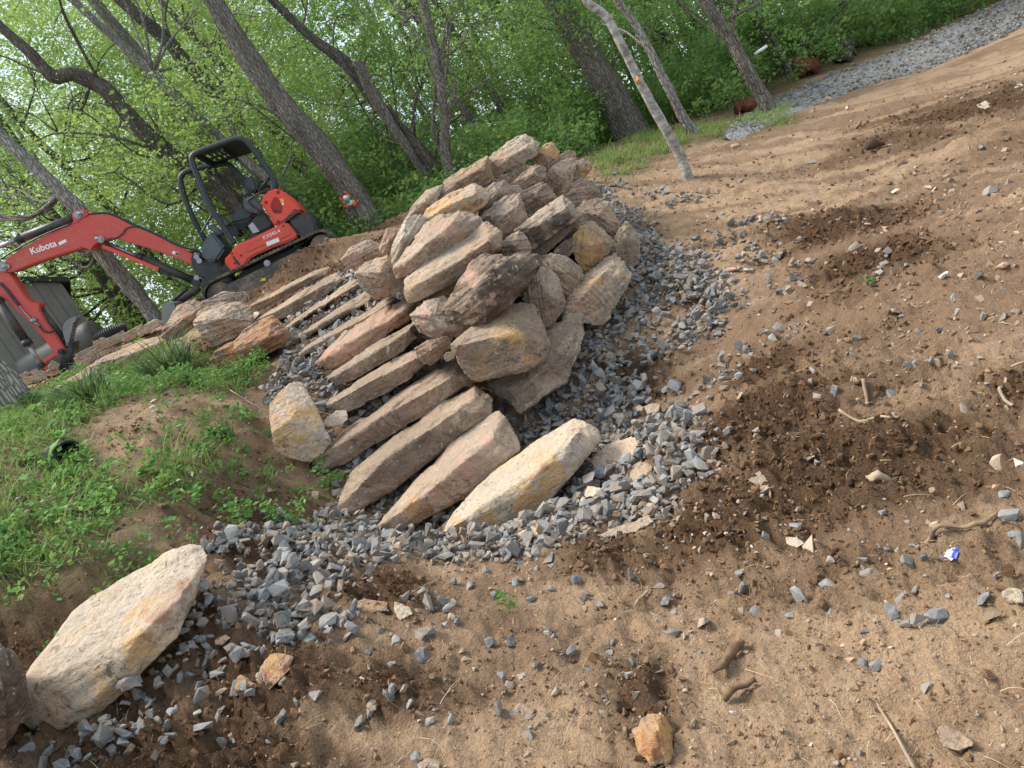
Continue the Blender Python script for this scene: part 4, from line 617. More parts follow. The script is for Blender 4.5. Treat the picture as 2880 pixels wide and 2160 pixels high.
def track(yc):
    hw = .17; n = 150; L1 = 2*HB; per = 2*L1+2*pi*WR; vs = []; b = MB(); bm = b.bm; rings = []
    for i in range(n*2):
        s = per*i/(n*2); lug = .014 if (i % 4) < 2 else 0
        if s < L1: c = (-HB+s, WR); nn = (0, 1)
        elif s < L1+pi*WR: a = pi/2-(s-L1)/WR; c = (HB, 0); nn = (cos(a), sin(a)); c = (HB+WR*nn[0], WR*nn[1])
        elif s < 2*L1+pi*WR: c = (HB-(s-L1-pi*WR), -WR); nn = (0, -1)
        else: a = -pi/2-(s-2*L1-pi*WR)/WR; nn = (cos(a), sin(a)); c = (-HB+WR*nn[0], WR*nn[1])
        sag = -.012*sin(pi*(c[0]+HB)/(2*HB))*0
        o_ = [(c[0]+nn[0]*(.0+lug), c[1]+nn[1]*lug+sag), (c[0]-nn[0]*.03, c[1]-nn[1]*.03+sag)]
        rings.append([bm.verts.new((o_[0][0], yc-hw, o_[0][1]+WR)), bm.verts.new((o_[0][0], yc+hw, o_[0][1]+WR)), bm.verts.new((o_[1][0], yc+hw, o_[1][1]+WR)), bm.verts.new((o_[1][0], yc-hw, o_[1][1]+WR))])
    for i in range(n*2):
        a, c = rings[i], rings[(i+1) % (n*2)]
        for j in range(4): bm.faces.new((a[j], a[(j+1) % 4], c[(j+1) % 4], c[j]))
    t = b.build('track', RUB, EX)
    f = MB(); f.prism([(-HB+.1, .10), (HB-.12, .08), (HB+.02, .2), (HB-.1, .33), (-HB+.25, .33), (-HB+.08, .26)], yc-.12, yc+.14, .02)
    f.build('track_frame', DUST, t)
    sp_ = MB().cyl((-HB, yc, WR), .17, .24, n=32); sp_.cyl((-HB, yc+.13, WR), .10, .06); sp_.build('sprocket', DUST, t)
    MB().cyl((HB, yc, WR), .185, .2, n=32).cyl((HB, yc+.1, WR), .06, .06).build('idler', DUST, t)
    for x in (-.5, -.25, 0, .25, .5): MB().cyl((x*HB*1.7, yc, .085), .06, .22).build('roller', DUST, t)
    MB().cyl((.0, yc+.13, WR+.12), .045, .1).cyl((0, yc+.18, WR+.12), .03, .03).build('carrier_roller', STEEL, t)
    return t
tk = track(NEARY); track(-NEARY)
q = lps('J', [(835, 1430), (850, 1405), (890, 1395), (885, 1425)], NEARY+.145); MB().prism(q, NEARY+.142, NEARY+.146, 0).build('warning_decal', YEL, tk)
u = MB().box((0, 0, .32), (1.0, 1.1, .2), .03); u.cyl((0, 0, .46), .36, .12, 'Z'); u.build('undercarriage', BLK, EX)
body = MB(); dk = lps('J', [(470, 1330), (545, 1210), (620, 1085), (960, 925), (1170, 905), (1210, 1010), (1180, 1045), (960, 1125), (800, 1200), (640, 1330), (570, 1350)], .6); body.prism(dk, -.62, .66, .03); body = body.build('deck', BLK, EX)
sp_ = lps('J', [(490, 1238), (560, 1160), (622, 1082), (760, 1030), (930, 945), (1080, 872), (1105, 900), (1188, 1005), (1168, 1030), (1100, 1062), (960, 1112), (800, 1182), (725, 1230), (690, 1290), (652, 1335), (610, 1358), (565, 1338), (520, 1280)], .72)
side = MB().prism(sp_, .60, .72, .028).build('side_panel', RED, EX)
rb = lps('J', [(700, 1140), (760, 1070), (1010, 960), (1090, 935), (1130, 990), (1050, 1030), (830, 1110), (720, 1160)], .72); MB().prism(rb, .715, .728, .008).build('panel_recess', RED, side)
q = lps('J', [(888, 1068), (1005, 1022), (1018, 1058), (902, 1106)], .73); MB().prism(q, .728, .734, 0).build('data_plate', WHT, side)
text3('KX040-4', 'J', (868, 1042), (1028, 972), .733, WHT, side, off=.004)
for a, b_ in ((1052, 913), (660, 1190), (572, 1172), (598, 1262)): p_ = l3('J', a, b_, .725); MB().cyl(p_, .016, .012).build('bolt', DRED, side)
q = lps('J', [(585, 1192), (645, 1265), (640, 1285), (628, 1280), (575, 1205)], .727); MB().prism(q, .72, .728, 0).build('latch_slot', BLK2, side)
hood = lps('J', [(840, 700), (845, 660), (885, 605), (945, 568), (1005, 563), (1050, 592), (1130, 645), (1180, 710), (1222, 775), (1120, 830), (1075, 872), (970, 918), (930, 835), (880, 765)], .70)
hd = MB().prism(hood, -.62, .70, .045).build('engine_cover', RED, EX)
q = lps('J', [(932, 740), (940, 690), (962, 650), (990, 644), (1015, 680), (1042, 740), (1038, 790), (1005, 800), (958, 790)], .71); MB().prism(q, .699, .706, .004).build('handle_recess', DRED, hd)
q = lps('J', [(950, 765), (1000, 770), (1010, 785), (960, 785)], .71); MB().prism(q, .706, .715, .002).build('handle', BLK2, hd)
q = lps('J', [(1018, 665), (1048, 656), (1060, 686), (1030, 694)], .703); MB().prism(q, .7, .704, 0).build('warning_decal', YEL, hd)
q = lps('J', [(1034, 700), (1052, 694), (1058, 714), (1042, 720)], .703); MB().prism(q, .7, .704, 0).build('small_decal', WHT, hd)
for a, b_ in ((1002, 600), (890, 695), (1003, 875)): p_ = l3('J', a, b_, .703); MB().cyl(p_, .024, .012).build('bolt', DRED, hd)
q = lps('J', [(1055, 862), (1160, 752), (1190, 770), (1200, 785), (1085, 870)], .712); MB().prism(q, .70, .713, .004).build('tail_lamp_bezel', BLK2, hd)
q = lps('J', [(1118, 800), (1160, 765), (1180, 782), (1128, 815)], .716); MB().prism(q, .712, .719, .002).build('tail_lamp', DRED, hd)
cw = lps('J', [(1080, 878), (1150, 830), (1215, 790), (1285, 778), (1340, 830), (1368, 900), (1362, 985), (1330, 1028), (1260, 1050), (1195, 1028), (1180, 990), (1120, 920)], .66)
MB().prism(cw, -.66, .68, .07).build('counterweight', BLK, EX)
# canopy
def pc(pts, yl): return [l3('J', a, b_, yl) for a, b_ in pts]
nearh = [(598, 1085), (520, 965), (440, 845), (365, 720), (300, 565), (240, 420), (205, 325), (200, 275), (228, 240), (320, 200), (460, 150), (590, 107), (650, 104), (715, 135), (800, 238), (885, 360), (945, 450), (972, 530), (955, 590)]
farh = [(450, 1250), (390, 1160), (330, 1060), (230, 880), (150, 700), (108, 570), (92, 490), (105, 440), (160, 400), (280, 370), (470, 338), (540, 340), (600, 390), (660, 455), (720, 520), (760, 600)]
cn = MB(); cn.tube(pc(nearh, .60), .042, 10); cn.tube(pc(farh, -.60), .042, 10)
cn.tube(pc([(372, 735), (330, 700), (300, 640), (225, 470)], .55), .02, 8); cn.tube(pc([(385, 815), (350, 870), (285, 985)], 0.1), .016, 8)
cn.tube([l3('J', 955, 560, .6), l3('J', 860, 590, .55), l3('J', 745, 660, .5), l3('J', 730, 690, .5), l3('J', 850, 790, .5)], .014, 8)
cn.tube([l3('J', 915, 470, .58), l3('J', 830, 590, .3)], .022, 8); cn.tube([l3('J', 955, 590, .6), l3('J', 800, 590, -.6)], .045, 8, 2)
cn.tube([l3('J', 960, 600, .55), l3('J', 975, 520, .6)], .05, 8, 2); cn = cn.build('canopy', BLK2, EX)
A0, A1 = Vector(l3('J', 215, 250, .58)), Vector(l3('J', 655, 112, .58)); d = A1-A0; nrm_ = Vector((0, 1, 0)).cross(d).normalized()
rf = MB()
def rp(u0, u1, y0, y1, th=.02, dz=0):
    a, b_ = A0+d*u0, A0+d*u1; o_ = -nrm_*dz if nrm_.z > 0 else nrm_*dz; t_ = (nrm_ if nrm_.z > 0 else -nrm_)*th
    rf.prism([(a.x+o_.x, a.z+o_.z), (b_.x+o_.x, b_.z+o_.z), (b_.x+o_.x+t_.x, b_.z+o_.z+t_.z), (a.x+o_.x+t_.x, a.z+o_.z+t_.z)], y0, y1, .004)
rp(.5, 1.0, -.6, .58); rp(0, .12, -.6, .58); rp(.12, .5, -.6, -.38); rp(.12, .5, .3, .58)
for u0 in (.2, .31, .42): rp(u0, u0+.045, -.38, .3)
rp(.12, .5, -.12, -.04); rp(.55, .6, -.58, .56, .05, .05); rp(.02, .06, -.58, .56, .06, .06); rf.build('roof', BLK2, cn)
# operator station
s = MB(); s.prism(lps('J', [(705, 560), (712, 480), (745, 448), (795, 455), (835, 555), (830, 600), (790, 620), (745, 600)], 0), -.22, .2, .04); st_o = s.build('seat', SEATM, EX)
MB().prism(lps('J', [(580, 855), (600, 800), (690, 750), (760, 770), (800, 800), (790, 850), (720, 880), (600, 905)], 0), -.24, .22, .04).build('seat_cushion', SEATM, st_o)
s = MB()
for k in range(6): s.prism(lps('J', [(590+k*6, 880+k*14), (790-k*14, 825+k*22), (792-k*14, 836+k*22), (592+k*6, 892+k*14)], 0), -.2+.01*(k % 2), .18, .004)
s.build('suspension_bellows', BLK2, st_o)
MB().prism(lps('J', [(672, 690), (690, 645), (790, 638), (862, 740), (862, 790), (815, 800), (700, 770)], .42), .32, .46, .025).build('armrest_console', GREY, EX)
MB().prism(lps('J', [(720, 905), (800, 822), (880, 830), (945, 885), (935, 925), (800, 985), (745, 980)], .45), .25, .47, .015).build('side_console', BLK2, EX)
MB().prism(lps('J', [(722, 912), (765, 880), (830, 965), (768, 985)], .48), .47, .475, .002).build('console_cover', flat('light_grey_plastic', (.42, .43, .43)), EX)
MB().prism(lps('J', [(530, 930), (590, 890), (640, 930), (660, 1010), (590, 1020)], .1), -.1, .25, .02).build('pedal_box', BLK2, EX)
s = MB(); s.tube(pc([(715, 625), (700, 580), (680, 550)], .35), [.05, .035, .02], 10); s.tube(pc([(680, 555), (665, 535)], .35), .022, 8); s.build('control_lever', BLK2, EX); s = MB(); s.tube(pc([(545, 905), (510, 860), (465, 825), (445, 815)], .3), [.05, .03, .016, .02], 10); s.build('control_lever', BLK2, EX)
MB().prism(lps('J', [(345, 935), (375, 895), (400, 905), (500, 990), (480, 1010), (430, 985)], 0), -.12, .12, .02).build('front_console', GREY, EX)
MB().prism(lps('J', [(330, 1170), (360, 1080), (400, 1000), (440, 980), (520, 1080), (560, 1130), (480, 1250), (380, 1240)], -.1), -.45, .3, .04).build('front_cover', GREY, EX)
# boom group
br = MB(); br.prism(lps('J', [(205, 1200), (240, 1170), (280, 1190), (330, 1245), (405, 1250), (500, 1290), (545, 1350), (500, 1430), (430, 1470), (330, 1500), (280, 1470), (330, 1400), (260, 1390), (225, 1300)], 0), -.15, .15, .02)
br.cyl(l3('J', 470, 1360, 0), .16, .5, 'Z'); br = br.build('swing_bracket', BLK, EX)
for a in ((241, 1202), (267, 1240), (243, 1397)): MB().cyl(l3('J', *a, .16), .04, .03).build('pin', STEEL, br)
bmp = [(28, 560), (50, 500), (80, 478), (150, 432), (330, 330), (500, 240), (610, 185), (730, 135), (800, 128), (920, 128), (1000, 165), (1100, 212), (1300, 300), (1440, 372), (1540, 425), (1625, 468), (1650, 500), (1640, 562), (1590, 545), (1480, 500), (1300, 430), (1100, 368), (980, 330), (930, 325), (880, 345), (800, 372), (700, 402), (500, 462), (300, 530), (92, 612), (20, 602)]
boom = MB().prism(lps('I', bmp, .12), -.13, .12, .014).build('boom', BOOMRED, EX)
text3('Kubota', 'I', (262, 462), (478, 388), .124, WHT, boom, off=.018)
q = lps('I', [(484, 362), (545, 334), (556, 356), (496, 386)], .125); MB().prism(q, .12, .125, 0).build('decal', WHT, boom)
q = lps('I', [(1437, 432), (1492, 446), (1490, 468), (1433, 455)], .125); MB().prism(q, .12, .125, 0).build('decal', WHT, boom)
q = lps('I', [(1463, 442), (1490, 449), (1488, 466), (1460, 458)], .127); MB().prism(q, .125, .128, 0).build('decal', BLK2, boom)
q = lps('I', [(605, 130), (620, 105), (690, 84), (720, 98), (742, 132), (680, 170), (650, 195), (622, 190)], .1); s = MB().prism(q, .06, .14, .006).prism(q, -.14, -.06, .006); s.build('cylinder_bracket', BOOMRED, boom)
q = lps('I', [(688, 385), (700, 360), (760, 330), (870, 310), (885, 340), (800, 378), (765, 425), (705, 402)], .1); s = MB().prism(q, .06, .16, .006).prism(q, -.16, -.06, .006); s.build('boom_cylinder_bracket', BOOMRED, boom)
def pinplate(c, a, b_, r, yl, par, name='pin_plate'):
    s = MB(); A, B = l3(c, *a, yl), l3(c, *b_, yl); s.cyl(A, r, .02); s.cyl(A, r*.55, .06); s.cyl(B, r*.5, .03); s.tube([A, B], r*.5, 8, 1); s.build(name, STEEL, par)
pinplate('I', (645, 130), (682, 113), .055, .15, boom); pinplate('I', (840, 335), (800, 326), .05, .17, boom); pinplate('I', (18, 562), (62, 560), .07, .15, boom)
s = MB(); s.tube(pc([(0, 0)], 0)*0+[l3('I', *p_, .15) for p_ in [(10, 500), (100, 440), (330, 315), (600, 200)]], .012, 6); s.tube([l3('I', *p_, .1) for p_ in [(742, 120), (920, 122), (1100, 205), (1300, 290), (1440, 362), (1560, 410), (1650, 430), (1690, 500)]], .018, 6)
s.tube([l3('I', *p_, .135) for p_ in [(1150, 225), (1060, 240), (1020, 290), (960, 330), (890, 352)]], .01, 6); s.tube([l3('I', *p_, .05) for p_ in [(1440, 385), (1560, 440), (1660, 440), (1700, 530)]], .022, 6)
s.tube([l3('I', *p_, .12) for p_ in [(1330, 590), (1450, 670), (1560, 730), (1660, 740)]], .014, 6); s.build('hydraulic_hose', BLK2, boom)
def ram(c, a, b_, m_, r1, r2, yl, par, name, flip=False):
    A, B, Mi = [Vector(l3(c, *q_, yl)) for q_ in (a, b_, m_)]; s = MB().tube([A, Mi], r1, 14, 1); s.cyl(A, r1*1.1, .14); b1 = s.build(name, BLK, par); MB().tube([Mi-(Mi-A).normalized()*.03, B], r2, 12, 1).build('rod', STEEL, b1)
    MB().tube([Mi-(Mi-A).normalized()*.06, Mi+(Mi-A).normalized()*.02], r1*1.18, 14, 1).build('gland', BLK2, b1); return b1
ram('I', (650, 145), (-40, 410), (150, 335), .062, .03, 0.02, EX, 'arm_cylinder'); ram('I', (1640, 690), (850, 350), (1155, 482), .06, .03, 0.0, EX, 'boom_cylinder')
MB().prism(lps('I', [(842, 385), (860, 378), (1325, 572), (1312, 598), (860, 410)], .1), -.05, .1, .006).build('cylinder_guard', RED, EX)
arm = MB().prism(lps('I', [(-70, 560), (10, 590), (75, 612), (105, 650), (160, 735), (225, 830), (262, 862), (310, 862), (335, 885), (325, 915), (385, 1030), (470, 1140), (545, 1262), (545, 1290), (480, 1305), (440, 1262), (330, 1130), (235, 1020), (130, 925), (60, 850), (20, 830), (-60, 860), (-120, 700)], .1), -.1, .1, .014).build('arm', BOOMRED, EX)
MB().tube([l3('I', *p_, .115) for p_ in [(0, 700), (60, 760), (130, 850), (160, 885)]], .022, 8).build('arm_hose', BLK2, arm)
s = MB(); s.tube([l3('I', *p_, .12) for p_ in [(160, 885), (210, 950), (262, 1005)]], .012, 8); s.ball(l3('I', 280, 1013, .13), (.05, .04, .04)); s.tube([l3('I', *p_, .13) for p_ in [(262, 1005), (330, 1060)]], .022, 8); s.build('valve', STEEL, arm)
MB().tube([l3('I', *p_, .13) for p_ in [(330, 1060), (360, 1095), (410, 1110), (455, 1090), (465, 1050)]], .014, 8).build('valve_hose', BLK2, arm)
ram('I', (-20, 845), (340, 1375), (232, 1205), .062, .032, 0.14, EX, 'bucket_cylinder'); ram('I', (320, 890), (575, 1210), (550, 1180), .038, .02, 0.0, EX, 'thumb_cylinder')
lk = MB(); lk.prism(lps('I', [(325, 1370), (350, 1340), (430, 1290), (500, 1255), (525, 1262), (525, 1290), (460, 1310), (400, 1350), (370, 1390)], .1), .04, .13, .008); lk.prism(lps('I', [(345, 1395), (370, 1375), (490, 1465), (480, 1490), (455, 1480)], .1), .04, .13, .008)
lk = lk.build('bucket_link', BOOMRED, EX)
for a, r_ in (((508, 1272), .045), ((345, 1380), .05)): MB().cyl(l3('I', *a, .13), r_, .04).cyl(l3('I', *a, .16), r_*.55, .03).build('pin', BLK2, lk)
cp = MB().prism(lps('I', [(475, 1500), (485, 1465), (530, 1400), (525, 1345), (560, 1240), (600, 1225), (640, 1180), (638, 1260), (610, 1320), (625, 1380), (615, 1450), (560, 1500), (515, 1540), (480, 1525)], .0), -.11, .11, .012).build('quick_coupler', BLK, EX)
for a, r_ in (((515, 1487), .05), ((545, 1440), .035), ((577, 1345), .05), ((592, 1210), .045)): MB().cyl(l3('I', *a, .115), r_, .03).cyl(l3('I', *a, .135), r_*.5, .03).build('pin', BLK2, cp)
th_ = [(575, 1215), (560, 1160), (545, 1110), (545, 1060), (560, 1025), (595, 990), (640, 975), (658, 985)]; tb = [(648, 1010)]
for k in range(7): tb += [(640-k*6, 1022+k*24), (622-k*5, 1035+k*24)]
th_ += tb+[(618, 1200), (600, 1225)]; MB().prism(lps('I', th_, 0), -.09, .09, 0).build('thumb', BLADE, EX)
MB().prism(lps('I', [(615, 1372), (690, 1378), (735, 1392), (700, 1430), (650, 1450), (620, 1440)], 0), -.2, .2, .01).build('bucket_tip', BLADE, EX)
# dozer blade
bl_ = MB().prism(lps('I', [(1352, 885), (1400, 858), (1455, 862), (1480, 960), (1440, 1035), (1350, 1112)], .80), -.85, .83, .006); bl_.build('dozer_blade', BLADE, EX)
for yl in (.35, -.35):
    ba = MB().tube([l3('I', 1445, 880, yl), l3('I', 1660, 740, yl)], .05, 8, 1).build('blade_arm', BLK, EX); MB().tube([l3('I', 1440, 850, yl+.1), l3('I', 1560, 740, yl+.1)], .03, 8, 1).build('blade_cylinder', BLK2, ba)

# ---------------------------------------------------------------- shed, tank, pipes
SHD = Mt('olive_siding', .8, .2); SHD.col(SHD.ramp(SHD.noise(2.5, 5), (.35, (.175, .163, .14)), (.65, (.21, .195, .168)))); SHD = SHD.m; ROOFM = flat('dark_roof', (.03, .032, .032), .7)
Ys = 14.6; cb = Vector(P(*px('I', 835, 1165), Ys)); ct = Vector(P(*px('I', 503, 705), Ys+.1)); Hc = ct.z-cb.z; sx = (cb.x+ct.x)/2
SH = empty('shed', (sx, Ys, cb.z-.6)); tag(SH, 'olive grey shed with vertical siding and a dark roof edge behind the digger arm', 'shed')
SA = radians(27); SH.rotation_euler = (0, 0, SA)
def _py(s_):
    q = np.array([sx-2.2*cos(SA), Ys-2.2*sin(SA), cb.z+Hc+s_*2.2])-CAM; v = q[1]*sin(PITCH)+q[2]*cos(PITCH); d = q[1]*cos(PITCH)-q[2]*sin(PITCH); return 384-(sin(ROLL)*q[0]+cos(ROLL)*v)*F/d
_ty = px('I', 500, 690)[1]*.46293; sl = min(np.linspace(.05, 1.1, 200), key=lambda s_: abs(_py(s_)-_ty))
s = MB(); n = 24; wd = 4.4/n
for i in range(n):
    x1 = -i*wd-.0025; x0 = -(i+1)*wd+.0025; top = lambda xx: Hc+.6+sl*min(-xx, 4.4+xx)
    xm = -2.2
    pts = [(x0, 0), (x1, 0), (x1, top(x1))]+([(xm, top(xm))] if x0 < xm < x1 else [])+[(x0, top(x0))]; s.prism(pts, -.02, .02, .004)
s.prism([(-4.4, 0), (0, 0), (0, Hc+.6), (-2.2, Hc+.6+sl*2.2), (-4.4, Hc+.6)], .021, .06, 0)
s.prism([(-.06, 0), (0.02, 0), (.02, Hc+.58), (-.06, Hc+.58)], -.045, .02, .005)
s.box((-.03, 1.6, (Hc+.6)/2), (.05, 3.1, Hc+.6), 0); s.box((-4.37, 1.6, (Hc+.6)/2), (.05, 3.1, Hc+.6), 0); s.box((-2.2, 3.15, (Hc+.6)/2), (4.3, .05, Hc+.6), 0); s.build('wall', SHD, SH)
s = MB(); o_ = .15
for sg in (0, 1):
    a = [(o_, Hc+.6-sl*o_), (-2.2, Hc+.6+sl*2.2), (-2.2, Hc+.68+sl*2.2), (o_, Hc+.70-sl*o_)]
    if sg: a = [(-4.4-x_, z_) for x_, z_ in a][::-1]
    s.prism(a, -.14, 3.3, .005)
s.build('roof', ROOFM, SH)
TK = Mt('tank_paint', .55, .4); TK.col(TK.ramp(TK.noise(3, 4), (.3, (.095, .092, .082)), (.7, (.125, .12, .108)))); TK = TK.m
a, b_ = Vector(P(*px('I', 250, 1410), 13.6)), Vector(P(*px('I', 800, 1180), 13.6)); b_.z = a.z = (a.z+b_.z)/2; d_ = (b_-a).normalized(); R0 = .29
prof = [(-R0*.6, .02), (-R0*.52, R0*.5), (-R0*.3, R0*.82), (0, R0)]; pts = [a+d_*p_[0] for p_ in prof]+[b_-d_*p_[0] for p_ in prof[::-1]]
tkk = MB().tube(pts, [p_[1] for p_ in prof]+[p_[1] for p_ in prof[::-1]], 28, 3).build('storage_tank', TK); tag(tkk, 'long grey horizontal tank lying along the foot of the shed', 'tank')
def strip(mb, pts, w, Yv): pass
s = MB(); Yt = 14.35; tp = [P(*px('I', *p_), Yt) for p_ in [(-60, 930), (10, 950), (80, 975), (150, 965), (190, 1030), (235, 1110), (290, 1150), (330, 1205), (385, 1215)]]; s.tube(tp, [.07, .09, .07, .06, .09, .07, .08, .07, .06], 9, 8)
o = s.build('tarp', flat('teal_fabric', (.02, .11, .12), .8, var=.6, sc_=12)); V = np.array([v.co[:] for v in o.data.vertices]); N_ = perlin(V*9)*.06
for v, k in zip(o.data.vertices, N_): v.co.z += float(k); v.co.x += float(k)
tag(o, 'crumpled teal cloth hanging on the shed wall behind the arm', 'cloth')
def corr(name, pts, r, label, cat, open_=False):
    p_, _ = smoothpath(pts, r, 20); q_, _ = smoothpath(p_, r, 3); rr2 = r*(1+.07*np.sin(np.arange(len(q_))*.9)); s = MB().tube(q_, rr2, 18, 1, not open_)
    if open_: s.tube(q_[:40], rr2[:40]*.9, 18, 1, False)
    return tag(s.build(name, BLK2), label, cat)
corr('drain_pipe', [P(*px('I', 830, 1180), 12.9), P(*px('I', 920, 1125), 12.9), P(*px('I', 1060, 1085), 13)], .12, 'black corrugated pipe lying behind the edging stones', 'pipe')
e0 = onG(535, 985, 'E', .07); corr('drain_pipe', [e0, e0+Vector((-.12, .1, .02)), e0+Vector((-.3, .22, .02))], .085, 'black corrugated drain pipe mouth poking out of the grassy bank', 'pipe', True)
# ---------------------------------------------------------------- climbing frog ornament on the big trunk
cols = [flat('ornament_teal', (.03, .22, .25), .3), flat('ornament_yellow', (.7, .35, .05), .3), flat('ornament_red', (.65, .06, .02), .3), flat('ornament_cream', (.6, .55, .45), .3)]
Yf = 12.2
def wp(x, y, d=0): return P(*px('W', x, y), Yf+d)
fm = bpy.data.meshes.new('frog_ornament'); fb = bmesh.new()
def fadd(b, mi):
    n0 = len(fb.faces); me = bpy.data.meshes.new('t'); b.bm.to_mesh(me); b.bm.free(); fb.from_mesh(me); bpy.data.meshes.remove(me); fb.faces.ensure_lookup_table()
    for f in fb.faces[n0:]: f.material_index = mi
fadd(MB().tube([wp(450, 490), wp(490, 530), wp(540, 580)], [.03, .05, .04], 12), 0); fadd(MB().tube([wp(420, 470, -.02), wp(455, 485, -.02), wp(470, 500)], [.02, .045, .03], 12), 3); fadd(MB().ball(wp(535, 575, -.01), (.045, .03, .045)), 3)
for L_, k in (([(470, 490), (515, 470), (500, 430)], 1), ([(500, 430), (475, 410), (460, 390)], 2), ([(465, 530), (440, 570), (415, 550)], 1), ([(415, 550), (395, 525), (380, 510)], 2), ([(560, 550), (600, 540), (605, 590)], 1), ([(605, 590), (610, 630), (640, 600), (665, 545)], 2), ([(510, 580), (480, 600), (520, 630)], 1), ([(520, 640), (480, 650), (455, 640)], 2)):
    fadd(MB().tube([wp(*p_) for p_ in L_], .017, 8), k)
for x_, y_ in ((460, 390), (380, 510), (670, 545), (455, 640)):
    for a in (-1, -.3, .4, 1): fadd(MB().tube([wp(x_, y_), wp(x_+22*sin(a*1.2+(1.2 if x_ > 600 else -.6)), y_-22*cos(a*1.2))], [.01, .008], 6, 1), 2)
fb.to_mesh(fm); fb.free(); fo = obj('frog_ornament', fm)
for c_ in cols: fm.materials.append(c_)
for p_ in fm.polygons: p_.use_smooth = True
tag(fo, 'bright climbing frog ornament with red feet fixed to the biggest trunk', 'ornament')
# ---------------------------------------------------------------- trees
def bark(name, c1, c2, c3, sz=1.):
    m = Mt(name, .9, .15); v = m.mapv(1, 1, .16); n1 = m.noise(14*sz, 6, .7, v); n2_ = m.noise(1.2, 4); w_ = m.vor(30*sz, m.mapv(1, 1, .24), 'DISTANCE_TO_EDGE').outputs['Distance']
    c = m.mix(m.ramp(n1, (.35, 0.), (.62, 1.)), c1, c2); c = m.mix(m.ramp(n2_, (.5, 0.), (.68, .7)), c, c3); c = m.mix(m.ramp(w_, (.0, .5), (.12, 0.)), c, tuple(x_*.35 for x_ in c1))
    m.col(c); m.bump(m.math('ADD', m.math('MULTIPLY', m.ramp(w_, (0., 0.), (.2, 1.)), 1.), n1), .03, .9); return m.m
BK = bark('bark_grey', (.13, .108, .088), (.27, .24, .20), (.19, .185, .145)); BKD = bark('bark_dark', (.085, .07, .056), (.19, .16, .13), (.12, .12, .09)); BKL = bark('bark_light', (.22, .195, .17), (.40, .37, .32), (.28, .29, .23)); 
m = Mt('bark_pale_flaky', .85, .2); v = m.mapv(1, 1, 2.2); n1 = m.noise(9, 6, .7, v)
c = m.mix(m.ramp(n1, (.40, 0.), (.60, 1.)), (.17, .145, .12), (.40, .375, .335)); c = m.mix(m.ramp(m.noise(1.1, 3), (.55, 0.), (.62, .8)), c, (.22, .12, .07)); m.col(c); m.bump(n1, .012, .8); BKP = m.m
def leafmat(name, st, tr=.45):
    m = Mt(name, .6, .25); c = m.ramp(m.att('rnd'), *st); m.col(c); t = m.t.nodes.new('ShaderNodeBsdfTranslucent'); m.L(m.mix(.4, c, (.50, .62, .18)), t.inputs[0])
    x = m.t.nodes.new('ShaderNodeMixShader'); x.inputs[0].default_value = tr; m.L(m.b.outputs[0], x.inputs[1]); m.L(t.outputs[0], x.inputs[2]); m.L(x.outputs[0], m.t.nodes['Material Output'].inputs[0]); return m.m
LSP = leafmat('spring_leaves', [(0., (.11, .20, .06)), (.4, (.21, .34, .09)), (.75, (.32, .46, .13)), (1., (.45, .56, .21))], .55)  # greens lightened and greyed to carry woodland haze and light through leaves
LMD = leafmat('mid_leaves', [(0., (.06, .13, .045)), (.5, (.12, .25, .07)), (1., (.25, .40, .12))], .5); LDK = leafmat('shade_leaves', [(0., (.012, .035, .015)), (.5, (.03, .075, .025)), (1., (.06, .13, .04))])
def leafquads(pos, size, nrm_=None, flat_=.6):
    n = len(pos); a = rng.normal(size=(n, 3)); a[:, 2] *= flat_; a /= np.linalg.norm(a, axis=1)[:, None]; b = rng.normal(size=(n, 3)); b[:, 2] *= flat_; b -= a*(a*b).sum(1)[:, None]; b /= np.linalg.norm(b, axis=1)[:, None]
    s = size[:, None]; V = np.stack([pos-a*s*.55, pos+b*s*.3-a*s*.05, pos+a*s*.6, pos-b*s*.3-a*s*.05], 1); return V.reshape(-1, 3)
def leafmesh(name, cen, n, rad, size, mat, parent=None, flat_=.6, shade=None):
    k = np.repeat(np.arange(len(cen)), n); o = rng.normal(size=(len(k), 3)); o /= np.linalg.norm(o, axis=1)[:, None]; o *= (rng.random(len(k))**.45)[:, None]*np.array(rad)
    tl = rng.normal(0, .35, (len(cen), 2))[k]; o[:, 2] += o[:, 0]*tl[:, 0]+o[:, 1]*tl[:, 1]
    V = leafquads(cen[k]+o, size*rng.lognormal(0, .3, len(k)), flat_=flat_); sh = (rng.normal(.5, .17, len(cen)) if shade is None else shade)[k]+rng.normal(0, .14, len(k))
    me = npmesh(name, V, np.arange(len(k)*4).reshape(-1, 4), 4); attr(me, 'rnd', np.repeat(np.clip(sh, 0, 1), 4)); return obj(name, me, mat, parent)
LEAN = Vector((0, 0, 0))
